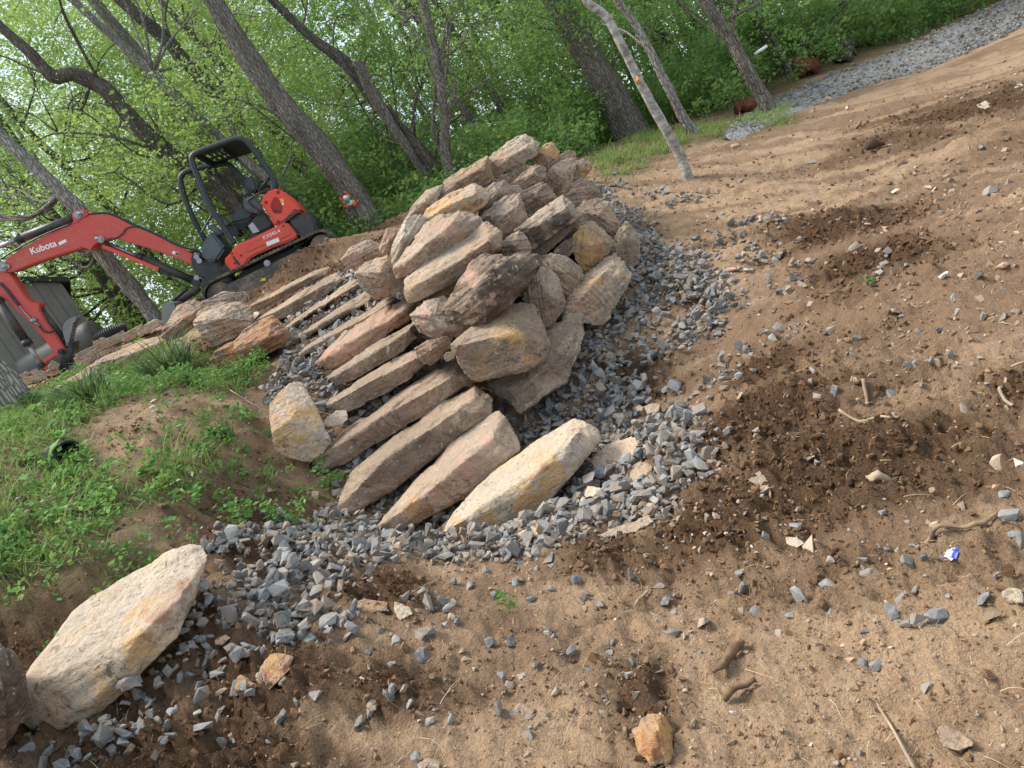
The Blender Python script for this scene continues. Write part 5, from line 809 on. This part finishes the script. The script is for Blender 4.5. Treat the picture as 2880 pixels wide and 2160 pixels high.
trees = [
 ('broad grey trunk leaning left with the frog ornament on it', 12.5, [(435, -40, 34), (500, 70, 40), (560, 160, 44), (617, 235, 48), (690, 320, 50), (745, 395, 52), (795, 478, 62), (812, 505, 74)], BK, 'S'),
 ('slender straight trunk passing behind the front of the canopy', 15, [(170, -40, 20), (277, 90, 24), (350, 180, 26), (417, 267, 28), (447, 313, 30), (520, 417, 32), (610, 540, 34)], BK, 'S'),
 ('dark crooked trunk forking at the upper left, crossing behind the cab', 14, [(-20, 35, 16), (60, 110, 20), (115, 165, 24), (160, 160, 26), (220, 187, 30), (263, 233, 31), (320, 293, 32), (377, 340, 33), (450, 383, 35), (520, 455, 36), (600, 550, 40)], BKD, 'S'),
 ('straight dark trunk seen through the canopy opening', 16, [(230, -30, 20), (350, 77, 24), (400, 133, 25), (450, 187, 27), (500, 240, 29), (540, 317, 31), (575, 385, 32), (640, 490, 36)], BKD, 'S'),
 ('grey trunk rising from the bank behind the boom', 12.6, [(20, 310, 22), (93, 377, 26), (133, 417, 28), (173, 457, 32), (213, 534, 34), (244, 575, 34), (285, 622, 34), (324, 671, 32), (350, 718, 34)], BKL, 'S'),
 ('thin dark trunk behind the boom elbow', 18, [(50, 270, 12), (133, 353, 15), (173, 393, 16), (213, 427, 17), (257, 467, 19), (330, 560, 20), (420, 650, 22)], BKD, 'S'),
 ('narrow dark trunk at the far left under hanging leaves', 17, [(-20, 330, 10), (67, 410, 13), (127, 477, 16), (200, 570, 18)], BKD, 'M'),
 ('thin trunk just right of the rear canopy post', 17, [(400, 60, 12), (500, 167, 16), (550, 233, 17), (600, 293, 18), (633, 347, 19), (667, 377, 20), (737, 467, 22), (780, 520, 24)], BK, 'S'),
 ('short visible trunk behind the engine cover', 14, [(520, 340, 20), (600, 400, 22), (650, 433, 23), (700, 483, 25), (745, 525, 28)], BKL, 'S'),
 ('dark trunk standing left of the heap, curved at the top', 13.2, [(650, 60, 16), (740, 130, 24), (804, 213, 26), (854, 267, 28), (897, 317, 30), (937, 367, 31), (962, 412, 36)], BKD, 'M'),
 ('broken topped stub trunk joined beside the dark curved one', 13.0, [(768, 134, 22), (790, 170, 24), (815, 220, 24), (860, 290, 18), (900, 350, 14), (935, 400, 14)], BK, 'N'),
 ('upright trunk that stands most nearly vertical in the picture', 12.6, [(900, -40, 14), (933, 83, 17), (944, 133, 18), (954, 200, 19), (960, 267, 20), (963, 333, 22), (984, 395, 26)], BK, 'M'),
 ('slim pole sized trunk hugging the upright one', 12.8, [(925, 20, 5), (935, 110, 6), (940, 200, 7), (940, 300, 8)], BK, 'N'),
 ('pale trunk behind the upright one, broken by leaves', 17, [(830, -30, 12), (870, 33, 13), (920, 110, 15), (970, 187, 17), (1003, 240, 18), (1037, 283, 19), (1080, 340, 20)], BKL, 'M'),
 ('distant trunk near the white gap in the foliage', 21, [(930, -10, 10), (990, 83, 12), (1020, 127, 13), (1043, 173, 14), (1080, 230, 15)], BK, 'M'),
 ('massive furrowed trunk standing in the dense shrubs', 14.5, [(1180, -40, 50), (1237, 67, 54), (1275, 127, 56), (1320, 205, 62), (1345, 250, 66)], BK, 'M'),
 ('pale flaky barked young tree in front of the woods, scraped orange halfway up', 9.0, [(1245, -30, 12), (1270, 5, 15), (1310, 38, 16), (1337, 87, 17), (1364, 140, 18), (1387, 187, 19), (1420, 247, 21), (1450, 300, 22), (1475, 350, 23), (1490, 396, 27)], BKP, 'M'),
 ('slim grey tree right behind the pale flaky one', 12, [(1310, -40, 12), (1337, 5, 14), (1370, 50, 15), (1404, 110, 17), (1437, 177, 18), (1474, 250, 20), (1503, 296, 24)], BKL, 'M'),
 ('straight grey tree rooted in the grass strip beside the gravel path', 12.2, [(1490, -50, 20), (1520, 0, 22), (1555, 50, 24), (1582, 90, 25), (1608, 143, 27), (1642, 200, 29), (1665, 252, 38)], BK, 'M'),
 ('grey tree with a thin stem beside it, right of the straight one', 15.5, [(1580, -50, 24), (1610, 0, 27), (1635, 33, 28), (1662, 83, 29), (1692, 152, 34)], BK, 'M'),
 ('thin straight stem leaning against the right hand grey tree', 15.2, [(1610, -20, 6), (1650, 40, 7), (1675, 90, 8), (1705, 148, 9)], BKL, 'N'),
 ('fallen limb sloping down to the shrubs on the right', 15.8, [(1640, 30, 10), (1680, 65, 11), (1720, 90, 10), (1765, 120, 8)], BK, 'N'),
 ('dark trunk deep in the woods left of the straight grey tree', 20, [(1400, -20, 14), (1420, 50, 16), (1450, 100, 17), (1490, 165, 18)], BKD, 'M'),
 ('dark trunk deep in the woods half hidden by the straight grey tree', 20, [(1450, -40, 13), (1475, 10, 14), (1515, 65, 16), (1560, 130, 18)], BKD, 'M'),
 ('thin pale sapling leaning over the shrubs at upper right', 16, [(1690, -30, 6), (1705, 0, 7), (1768, 90, 9), (1800, 140, 9)], BKL, 'N'),
 ('vine covered dark trunk at the upper right', 19, [(1660, -60, 22), (1700, 0, 24), (1730, 60, 28), (1750, 100, 30)], BKD, 'M'),
 ('huge furrowed trunk cut by the lower left edge of the picture', 7.2, [(-260, 520, 84), (-180, 640, 88), (-90, 750, 92), (-30, 830, 98), (25, 900, 118)], BKL, 'N'),
 ('slanting dark tree at the far left edge', 19, [(-60, 180, 14), (0, 260, 16), (60, 345, 18), (130, 430, 20), (260, 620, 22)], BKD, 'S'),
 ('background tree behind the shed and boom', 22, [(100, 380, 10), (180, 520, 13), (250, 600, 14), (330, 680, 16)], BKL, 'S'),
 ('spindly tree against the bright sky below the boom', 20, [(330, 500, 6), (370, 600, 8), (400, 660, 9), (440, 720, 10)], BKL, 'S'),
]
TR = []
def wob(r_, z_, a): return r_*(1+.09*perlin(np.array([[a*1.3, z_*1.1, 3.1]]))[0])
for i, (lb, Y0, pl, bk, kind) in enumerate(trees):
    pts = [P(x, y, Y0) for x, y, w_ in pl]; rad = [w_*.46293/F*Y0/2 for x, y, w_ in pl]
    if kind != 'N' or i in (12, 26):   # carry the trunk on above the picture
        d = pts[0]-pts[1]; d /= np.linalg.norm(d); d = d*.75+np.array([0, 0, .3]); r0 = rad[0]
        for k in range(3): pts.insert(0, pts[0]+d*1.8+rng.normal(0, .08, 3)); rad.insert(0, r0*(.82-.2*k))
    b0 = pts[-1]; gz0 = float(TZ(b0[0], b0[1])[0])
    if kind != 'N' or i in (12, 20, 24, 26):
        dn = max(0, b0[2]-gz0); pts.append(b0+np.array([0, 0, -dn-.35])); rad.append(rad[-1]*1.4)
        if dn > 1.2: rad[-1] *= 1.1
    base_ = Vector((pts[-1][0], pts[-1][1], min(gz0, pts[-1][2]+.3))); root = empty('tree' if kind != 'N' or i in (26, 12, 20, 24) else ('tree' if i != 21 else 'fallen_limb'), base_)
    tag(root, lb, 'tree' if i != 21 else 'fallen limb', 'trees of the wood behind the heap')
    V, Q = tubeVF(np.array(pts)-np.array(base_), rad, 18 if max(rad) > .08 else 9, 10, True); c_ = np.array(smoothpath(np.array(pts)-np.array(base_), rad, 10)[0])
    nn = 18 if max(rad) > .08 else 9; body_ = V[:-2].reshape(len(c_), nn, 3); dirv = body_-c_[:, None]; an = np.arange(nn)*2*pi/nn
    nz_ = perlin(np.stack([np.tile(np.cos(an)*2.2, len(c_))+i*5, np.tile(np.sin(an)*2.2, len(c_)), np.repeat(np.linspace(0, len(pts)*1.1, len(c_)), nn)], 1)).reshape(len(c_), nn)
    V[:-2] = (c_[:, None]+dirv*(1+.24*nz_[..., None])).reshape(-1, 3)
    tb_ = MB(); vs = [tb_.bm.verts.new(v) for v in V]
    for q in Q:
        f = tb_.bm.faces.new([vs[k] for k in (q if q[2] != q[3] else q[:3])]); f.smooth = True
    tb_.build('trunk', bk, root); TR.append((root, np.array(pts), rad, kind, bk))
    if i == 16:
        q0 = Vector(pts[6+1])-base_; # scraped wound
        a0 = Vector(P(*px('L', 1915, 495), Y0-.088))-base_; a1 = Vector(P(*px('L', 1935, 540), Y0-.088))-base_; MB().tube([a0, (a0+a1)/2, a1], [.008, .026, .012], 10, 4).build('scraped_bark', flat('raw_wood', (.55, .24, .09), .8, var=.4), root)
# crowns: leaf sprays fill the air of the wood, each belongs to the nearest tree
def vis(pc_, mg=110):
    r = pc_-CAM; h = r[:, 0]; v = r[:, 1]*sin(PITCH)+r[:, 2]*cos(PITCH); d = r[:, 1]*cos(PITCH)-r[:, 2]*sin(PITCH); h = h/d*F; v = v/d*F
    X = 512+cos(ROLL)*h-sin(ROLL)*v; Yp = 384-(sin(ROLL)*h+cos(ROLL)*v); return (X > -mg) & (X < 1024+mg) & (Yp > -mg) & (Yp < 768)
def fillpts(n, y0, y1, xs, zlo, zhi):
    Yv = rng.uniform(y0, y1, n); X = rng.uniform(-1, 1, n)*Yv*xs; Z = base(X, Yv)+zlo+(Yv*zhi)*rng.random(n); return np.stack([X, Yv, Z], 1)
C_ = fillpts(56000, 12.8, 29, 1.05, 1.7, .62); C_ = C_[vis(C_)]
left = sst(2., -5., C_[:, 0]); dens = .62+.15*(1-left); gap = fbm(C_*.22+3.3, 3); keep = rng.random(len(C_)) < dens*sst(-.5, .05, gap+.0)
# the crowns thin out towards the far left where the sky shows, and the front row keeps clear of the machine
keep &= ~((C_[:, 0] < -C_[:, 1]*.30) & (rng.random(len(C_)) < .25)) & ~((C_[:, 1] < 13.6) & (C_[:, 2] < 5.2) & (rng.random(len(C_)) < .8))
keep &= ~((C_[:, 0] < -C_[:, 1]*.42) & (C_[:, 2] > 1.6+C_[:, 1]*.2) & (rng.random(len(C_)) < .5))
C_ = C_[keep]
own = [k for k, t in enumerate(TR) if t[3] != 'N']; cx2 = np.array([TR[k][1][len(TR[k][1])//2][:2] for k in own]); dd = np.hypot(C_[:, None, 0]-cx2[None, :, 0], C_[:, None, 1]-cx2[None, :, 1]); who = dd.argmin(1)
print('sprays', len(C_))
for j, k in enumerate(own):
    root, pts, rad, kind, bk = TR[k]; c_ = C_[who == j]
    b = MB(); bl = np.array(root.location); nb = 0
    # boughs reaching from the trunk to some of its sprays
    if len(c_):
        for q in c_[rng.permutation(len(c_))[:13]]:
            zt = q[2]-abs(rng.normal(.9, .5)); kk = np.abs(pts[:, 2]-zt).argmin()
            if kk == len(pts)-1: kk -= 1
            s0 = pts[kk]; dq = q-s0; L_ = np.linalg.norm(dq)
            if L_ > 6 or L_ < .5: continue
            r0 = min(rad[kk]*.4, .010+.008*L_); m1 = s0+dq*.35+rng.normal(0, .10*L_**.7, 3); m2 = s0+dq*.7+rng.normal(0, .08*L_**.7, 3)+np.array([0, 0, .1*L_])
            b.tube(np.array([s0, m1, m2, q])-bl, [r0, r0*.75, r0*.5, r0*.2], 6, 5); nb += 1
            for _ in range(3): t0 = (m1, m2, m2)[_]; e_ = t0+rng.normal(0, .55, 3)+dq/L_*.4; b.tube(np.array([t0, (t0+e_)/2+rng.normal(0, .07, 3), e_])-bl, [r0*.4, r0*.25, .003], 4, 3)
        if nb: b.build('branches', bk, root)
        else: b.bm.free()
        near_ = c_[:, 1].mean()
        leafmesh('crown', c_-bl, 84, (.58, .58, .2), .055 if near_ < 19 else .072, LSP if kind == 'S' else LMD, root, .6)
# woods beyond
C2 = fillpts(5200, 29, 46, 1.1, .3, .55); C2 = C2[vis(C2, 60)]; g2 = fbm(C2*.12+9, 2); k2 = rng.random(len(C2)) < np.where(C2[:, 0] < -C2[:, 1]*.2, .35, .75)*sst(-.5, .1, g2); C2 = C2[k2]
_lf = C2[:, 0] < 1+rng.normal(0, 3, len(C2))
tag(leafmesh('far_woods', C2[_lf], 46, (1.1, 1.1, .6), .2, LSP, None, .8), 'pale spring green mass of trees beyond the left hand trunks', 'woods', kind='stuff')
tag(leafmesh('far_woods', C2[~_lf], 46, (1.1, 1.1, .6), .22, LMD, None, .8), 'shaded green mass of woods beyond the right hand trunks', 'woods', kind='stuff')
b = MB()
for k in range(34):
    X = rng.uniform(-14, 24); Yv = rng.uniform(22, 34); z0 = float(base(X, Yv)[0]); ln = rng.normal(0, .6, 2)
    b.tube([(X, Yv, z0-.3), (X+ln[0]*.5, Yv, z0+4), (X+ln[0], Yv+ln[1], z0+14)], [rng.uniform(.1, .22), .12, .05], 7, 3)
tag(b.build('far_trunks', BKD), 'distant trunks lost among the far woods', 'woods', kind='stuff')
# undergrowth: shrubs behind the heap
X = rng.uniform(-1.8, 15, 5200); Yv = rng.uniform(12.2, 22, 5200)+.10*np.maximum(X, 0); hgt = 1.9*np.clip(.55+.6*n2(X, Yv, .45, 41, 2), .15, 1.3)*sst(12.2, 14.2, Yv); dp = dpoly(X, Yv, PATH)
k = (dp < -.25) & (dpoly(X, Yv, STRIP) < -.1); X, Yv, hgt = X[k], Yv[k], hgt[k]; z = base(X, Yv)+hgt*rng.random(len(X))**.6; U_ = np.stack([X, Yv, z], 1)
tag(leafmesh('undergrowth', U_, 46, (.34, .34, .2), .075, LMD, None, .7, rng.normal(.42, .2, len(U_))), 'dense green shrubs and brambles filling the wood edge', 'shrubs', kind='stuff')
X = rng.uniform(-9, -1.2, 700); Yv = rng.uniform(15, 23, 700); z = base(X, Yv)+rng.random(700)*1.6*np.clip(.5+n2(X, Yv, .5, 42, 2), 0, 1); tag(leafmesh('undergrowth', np.stack([X, Yv, z], 1), 46, (.4, .4, .25), .08, LSP, None, .7), 'pale green bushes behind the machine', 'shrubs', kind='stuff')
# ---------------------------------------------------------------- grass, weeds and small plants
GR = leafmat('grass_blades', [(0., (.34, .27, .14)), (.1, (.30, .25, .12)), (.16, (.07, .13, .025)), (.55, (.14, .25, .05)), (1., (.28, .34, .12))], .3)
WD = leafmat('weed_leaves', [(0., (.03, .10, .025)), (.5, (.08, .21, .04)), (1., (.18, .34, .08))], .3)
x, y = sample(GREEN, 4200); dg_ = dpoly(x, y, GREEN); k = rng.random(len(x)) < sst(-.05, .3, dg_)*sst(-.5, .2, n2(x, y, 1.8, 51))*.75; x, y = x[k], y[k]
strands('grass', x, y, TZ(x, y), rng.lognormal(-2.45, .35, len(x)), rng.uniform(.0015, .0035, len(x)), GR, 'short grass growing on the left bank', 'grass', .9, .25)
x, y = sample(GREEN, 1500); k = rng.random(len(x)) < sst(.28, .5, n2(x, y, 2.6, 57, 2)); x, y = x[k], y[k]; strands('grass', x, y, TZ(x, y), rng.lognormal(-1.75, .3, len(x)), rng.uniform(.002, .004, len(x)), GR, 'taller tufts of arching grass on the left bank', 'grass', 1.1, .2, 4)
x, y = sample(STRIP, 1500); k = rng.random(len(x)) < sst(-.05, .4, dpoly(x, y, STRIP))*sst(-.35, .25, n2(x, y, 1.6, 55)); x, y = x[k], y[k]; strands('grass', x, y, TZ(x, y), rng.lognormal(-2.2, .35, len(x)), rng.uniform(.003, .005, len(x)), GR, 'strip of long grass between soil and woods', 'grass', .9, .25)
x, y = sample(GREEN, 150); k = rng.random(len(x)) < sst(-.1, .25, dpoly(x, y, GREEN))*sst(-.45, .25, n2(x, y, 1.5, 52)); x, y = x[k], y[k]; cc_ = np.stack([x, y, TZ(x, y)+rng.uniform(.01, .10, len(x))], 1)
tag(leafmesh('weeds', cc_, 22, (.085, .085, .04), .030, WD, None, .5), 'broad leaved weeds covering the left bank', 'weeds', kind='stuff')
for q_, nn, lb in (((500, 1000), 130, 'w'), ((455, 860), 60, 'w'), ((560, 815), 60, 'w'), ((700, 1030), 40, 'w'), ((330, 890), 80, 'w'), ((540, 1180), 16, 'w')): pass
spots = [(495, 940, .22, 46), (460, 1000, .22, 50), (440, 858, .12, 24), (560, 815, .16, 30), (330, 885, .2, 46), (540, 825, .1, 12), (700, 1030, .1, 10), (620, 1120, .06, 8), (420, 1110, .2, 40), (210, 1250, .2, 40), (265, 850, .2, 30), (1130, 1320, .02, 1), (1900, 620, .03, 2), (180, 1050, .1, 14)]
cw_ = []
for a, b_, r_, n_ in spots:
    q = G(a, b_); xx = q[0]+rng.normal(0, r_, n_); yy = q[1]+rng.normal(0, r_, n_); cw_.append(np.stack([xx, yy, TZ(xx, yy)+rng.uniform(.01, .16, n_)], 1))
tag(leafmesh('weeds', np.concatenate(cw_), 18, (.07, .07, .05), .028, WD, None, .5), 'scattered tufts of weeds on bare soil', 'weeds', kind='stuff')
_k = rng.permutation(len(cc_))[:len(cc_)//7]; tag(leafmesh('weeds', cc_[_k]+np.array([0, 0, .03]), 9, (.09, .09, .05), .062, WD, None, .35), 'larger leaved weeds standing above the rest of the bank', 'weeds', kind='stuff')
DAF = leafmat('daffodil_leaves', [(0., (.012, .05, .03)), (.5, (.025, .095, .045)), (1., (.07, .17, .08))], .2)
def clump(label, c, x, y, r, L_, n):
    q = onG(x, y, c); t = rng.uniform(0, 2*pi, n); rr3 = r*rng.random(n)**.5; VS = []; seg = 6; wd = .0085
    for i in range(n):
        p = np.array([cos(t[i])*rr3[i], sin(t[i])*rr3[i], -.03]); el = radians(rng.uniform(58, 88)); az = t[i]+rng.normal(0, .5); l = L_*rng.uniform(.6, 1.1); R_ = []
        for s in range(seg+1):
            sd_ = np.array([-sin(az), cos(az), 0])*wd*(1-.85*(s/seg)**2); R_.append([p-sd_, p+sd_]); p = p+np.array([cos(az)*cos(el), sin(az)*cos(el), sin(el)])*l/seg; el -= rng.uniform(.06, .3)
        VS.append(R_)
    V = np.array(VS).reshape(-1, 3); b = np.arange(seg)*2; qd = np.stack([b, b+1, b+3, b+2], 1); Fc = (qd[None]+(np.arange(n)*(seg+1)*2)[:, None, None]).reshape(-1, 4)
    me = npmesh('leaves', V, Fc, 4); attr(me, 'rnd', np.repeat(rng.random(n), (seg+1)*2)); return tag(obj('daffodil_clump', me, DAF, loc=q), label, 'plant')
clump('dark green daffodil clump on the bank just left of the rust orange boulder', 'E', 1150, 400, .17, .52, 230); clump('dark green daffodil clump lower on the bank nearer the big trunk', 'E', 620, 620, .15, .45, 170); clump('small tuft of strap leaves on the bare bank above the soil cut', 'E', 1490, 790, .05, .26, 40)
def flower(label, c, x, y, h, col, n, r=.011):
    q = onG(x, y, c); root = empty('flower', q); b = MB(); hs = []
    for k in range(n): e_ = np.array([rng.normal(0, .02), rng.normal(0, .02), h*rng.uniform(.85, 1.05)]); b.tube([(0, 0, -.02), (e_[0]*.3, e_[1]*.3, h*.5), e_], .0015, 5, 3); hs.append(e_)
    b.build('stem', GR, root)
    for e_ in hs:
        b = MB(); b.ball(e_, (r*.6, r*.6, r*.25), 1)
        for k in range(8): a = k*pi/4; b.ball(e_+np.array([cos(a)*r, sin(a)*r, 0]), (r*.6, r*.6, r*.25), 1)
        b.build('petals', flat('petal', col, .6, var=.1), root); MB().ball(e_+np.array([0, 0, .003]), (r*.5, r*.5, r*.35), 1).build('flower_centre', YEL, root)
    tag(root, label, 'flower', 'wild flowers on the left bank')
flower('white daisy like flowers on one tall stem over the bare bank', 'E', 1250, 930, .4, (.8, .8, .75), 3, .014); flower('small white blossoms low among the weeds at the soil edge', 'E', 1235, 1210, .08, (.8, .8, .78), 5, .008)
flower('purple flower standing in the grass, the upper one of two', 'E', 215, 1335, .06, (.25, .10, .6), 1, .012); flower('purple flower near the left edge, the lower one of two', 'E', 108, 1375, .06, (.25, .10, .6), 1, .012)
flower('pair of white flowers in the grass right of the purple ones', 'E', 425, 1330, .06, (.8, .8, .75), 2, .009); flower('single white flower below the purple ones', 'E', 310, 1425, .05, (.8, .8, .75), 1, .008)
# ---------------------------------------------------------------- sticks, logs, litter
WOOD = flat('weathered_wood', (.36, .27, .19), .85, .2, var=.35, sc_=14); ROT = flat('rotten_red_wood', (.16, .065, .04), .95, .1, var=.6, sc_=20)
def stick(label, c, pts, r, mat=None, name='stick', cat='stick', lift=.01, n=7):
    W = [onG(a, b_, c, r[k] if np.ndim(r) else r) for k, (a, b_) in enumerate(pts)]; W = [np.array(w_)+np.array([0, 0, lift]) for w_ in W]; o = MB().tube(W, np.array(r)*.8, n, 6).build(name, mat or WOOD)
    V = np.array([v.co[:] for v in o.data.vertices]); k = fbm(V*22, 3)*np.mean(r)*.75
    for v, kk in zip(o.data.vertices, k): v.co.z += float(kk)
    return tag(o, label, cat)
stick('long bare stick pointing away from the camera at the bottom right', 'O', [(1258, 1238), (1300, 1320), (1370, 1430), (1430, 1540), (1510, 1680)], [.003, .0045, .005, .0055, .006])
stick('thick tan branch lying at the right edge of the foreground', 'O', [(1530, 265), (1600, 215), (1700, 190), (1850, 145), (1980, 105), (2050, 80)], [.008, .013, .011, .01, .009, .008], flat('barkless_wood', (.27, .19, .125), .9, .1, var=.5, sc_=25))
stick('straight twig on the dark soil right of centre', 'N', [(1040, 1060), (1150, 1064), (1280, 1066), (1410, 1066)], .008); stick('short pale twig standing off the slope', 'N', [(1150, 968), (1180, 930), (1210, 890)], .01)
stick('curved bare root at the right edge of the slope', 'N', [(2212, 680), (2120, 730), (2075, 820), (2072, 910), (2100, 960), (2150, 992)], .008); stick('cut piece of brown wood on the dark soil', 'N', [(1235, 1520), (1290, 1480), (1345, 1455)], [.02, .022, .02])
stick('bent twig on the soil near the right middle', 'Q', [(1930, 650), (1950, 590), (2000, 530)], .006); stick('thin twig lying over the upright cream slab', 'D', [(0, 395), (150, 425), (330, 440), (470, 425), (600, 435)], .005, lift=.2)
BRK = flat('muddy_bark', (.17, .11, .07), .95, .1, var=.5, sc_=20)
stick('chunk of brown bark in the lower right foreground', 'O', [(230, 1100), (300, 1020), (380, 950), (425, 905)], [.014, .02, .019, .014], BRK); stick('pale bark chunk below the brown one', 'O', [(305, 1280), (400, 1225), (510, 1155)], [.01, .014, .011], BRK); stick('little twig among gravel left of the middle steps', 'B', [(360, 1280), (420, 1340), (455, 1440)], .006)
stick('splintered wood end at the left of the gravel', 'Fq', [(1900, 440), (1960, 380), (2020, 320)], [.012, .022, .015])
def log(label, c, pts, Y0, r, mat=ROT, name='log', cat='log'):
    o = MB().tube([P(*px(c, *p_), Y0) for p_ in pts], r, 12, 6).build(name, mat); V = np.array([v.co[:] for v in o.data.vertices]); k = perlin(V*7)*np.mean(r)*.8
    for v, kk in zip(o.data.vertices, k): v.co.z += float(kk); v.co.y += float(kk)
    return tag(o, label, cat)
log('rotten red log left of the straight grey tree', 'Mq', [(335, 705), (400, 685), (480, 660)], 13.3, [.10, .13, .11]); log('rusty red rotten log beside the grey tree with a thin stem', 'Mq', [(735, 445), (800, 435), (880, 425)], 14.6, [.13, .16, .12])
log('mossy grey stump among the shrubs near the path', 'Mq', [(1045, 400), (1055, 340), (1070, 275)], 14.8, [.2, .17, .14], BKD, 'stump', 'stump'); log('pale broken stump between the shrubs further right', 'Mq', [(1160, 200), (1180, 150), (1185, 110)], 16.5, [.25, .22, .16], BKL, 'stump', 'stump')
log('white plastic pipe sticking out of the shrubs', 'Mq', [(465, 352), (545, 300)], 14.0, [.028, .028], WHT, 'plastic_pipe', 'pipe'); log('muddy tree root chunk on the far right slope', 'Mq', [(1190, 960), (1240, 935), (1300, 930)], 8.2, [.03, .055, .02], flat('mud', (.08, .05, .03), .95, var=.5), 'root_chunk', 'root')
g = onG(1755, 300, 'O', .015); b = bmesh.new(); bmesh.ops.create_grid(b, x_segments=10, y_segments=6, size=.5)
for v in b.verts: v.co.x *= .07; v.co.y *= .035; v.co.z = .006*sin(v.co.x*160)+.005*cos(v.co.y*210)+.004
bmesh.ops.solidify(b, geom=b.faces[:], thickness=.0008); me = bpy.data.meshes.new('wrapper'); b.to_mesh(me); b.free(); m = Mt('printed_foil', .35, .5); m.col(m.ramp(m.noise(26, 2), (.45, (.75, .76, .8)), (.5, (.08, .12, .55)))); o = obj('wrapper', me, m.m, loc=g); o.rotation_euler = (.2, .1, .5); tag(o, 'crumpled blue and white wrapper on the soil at the right', 'litter')
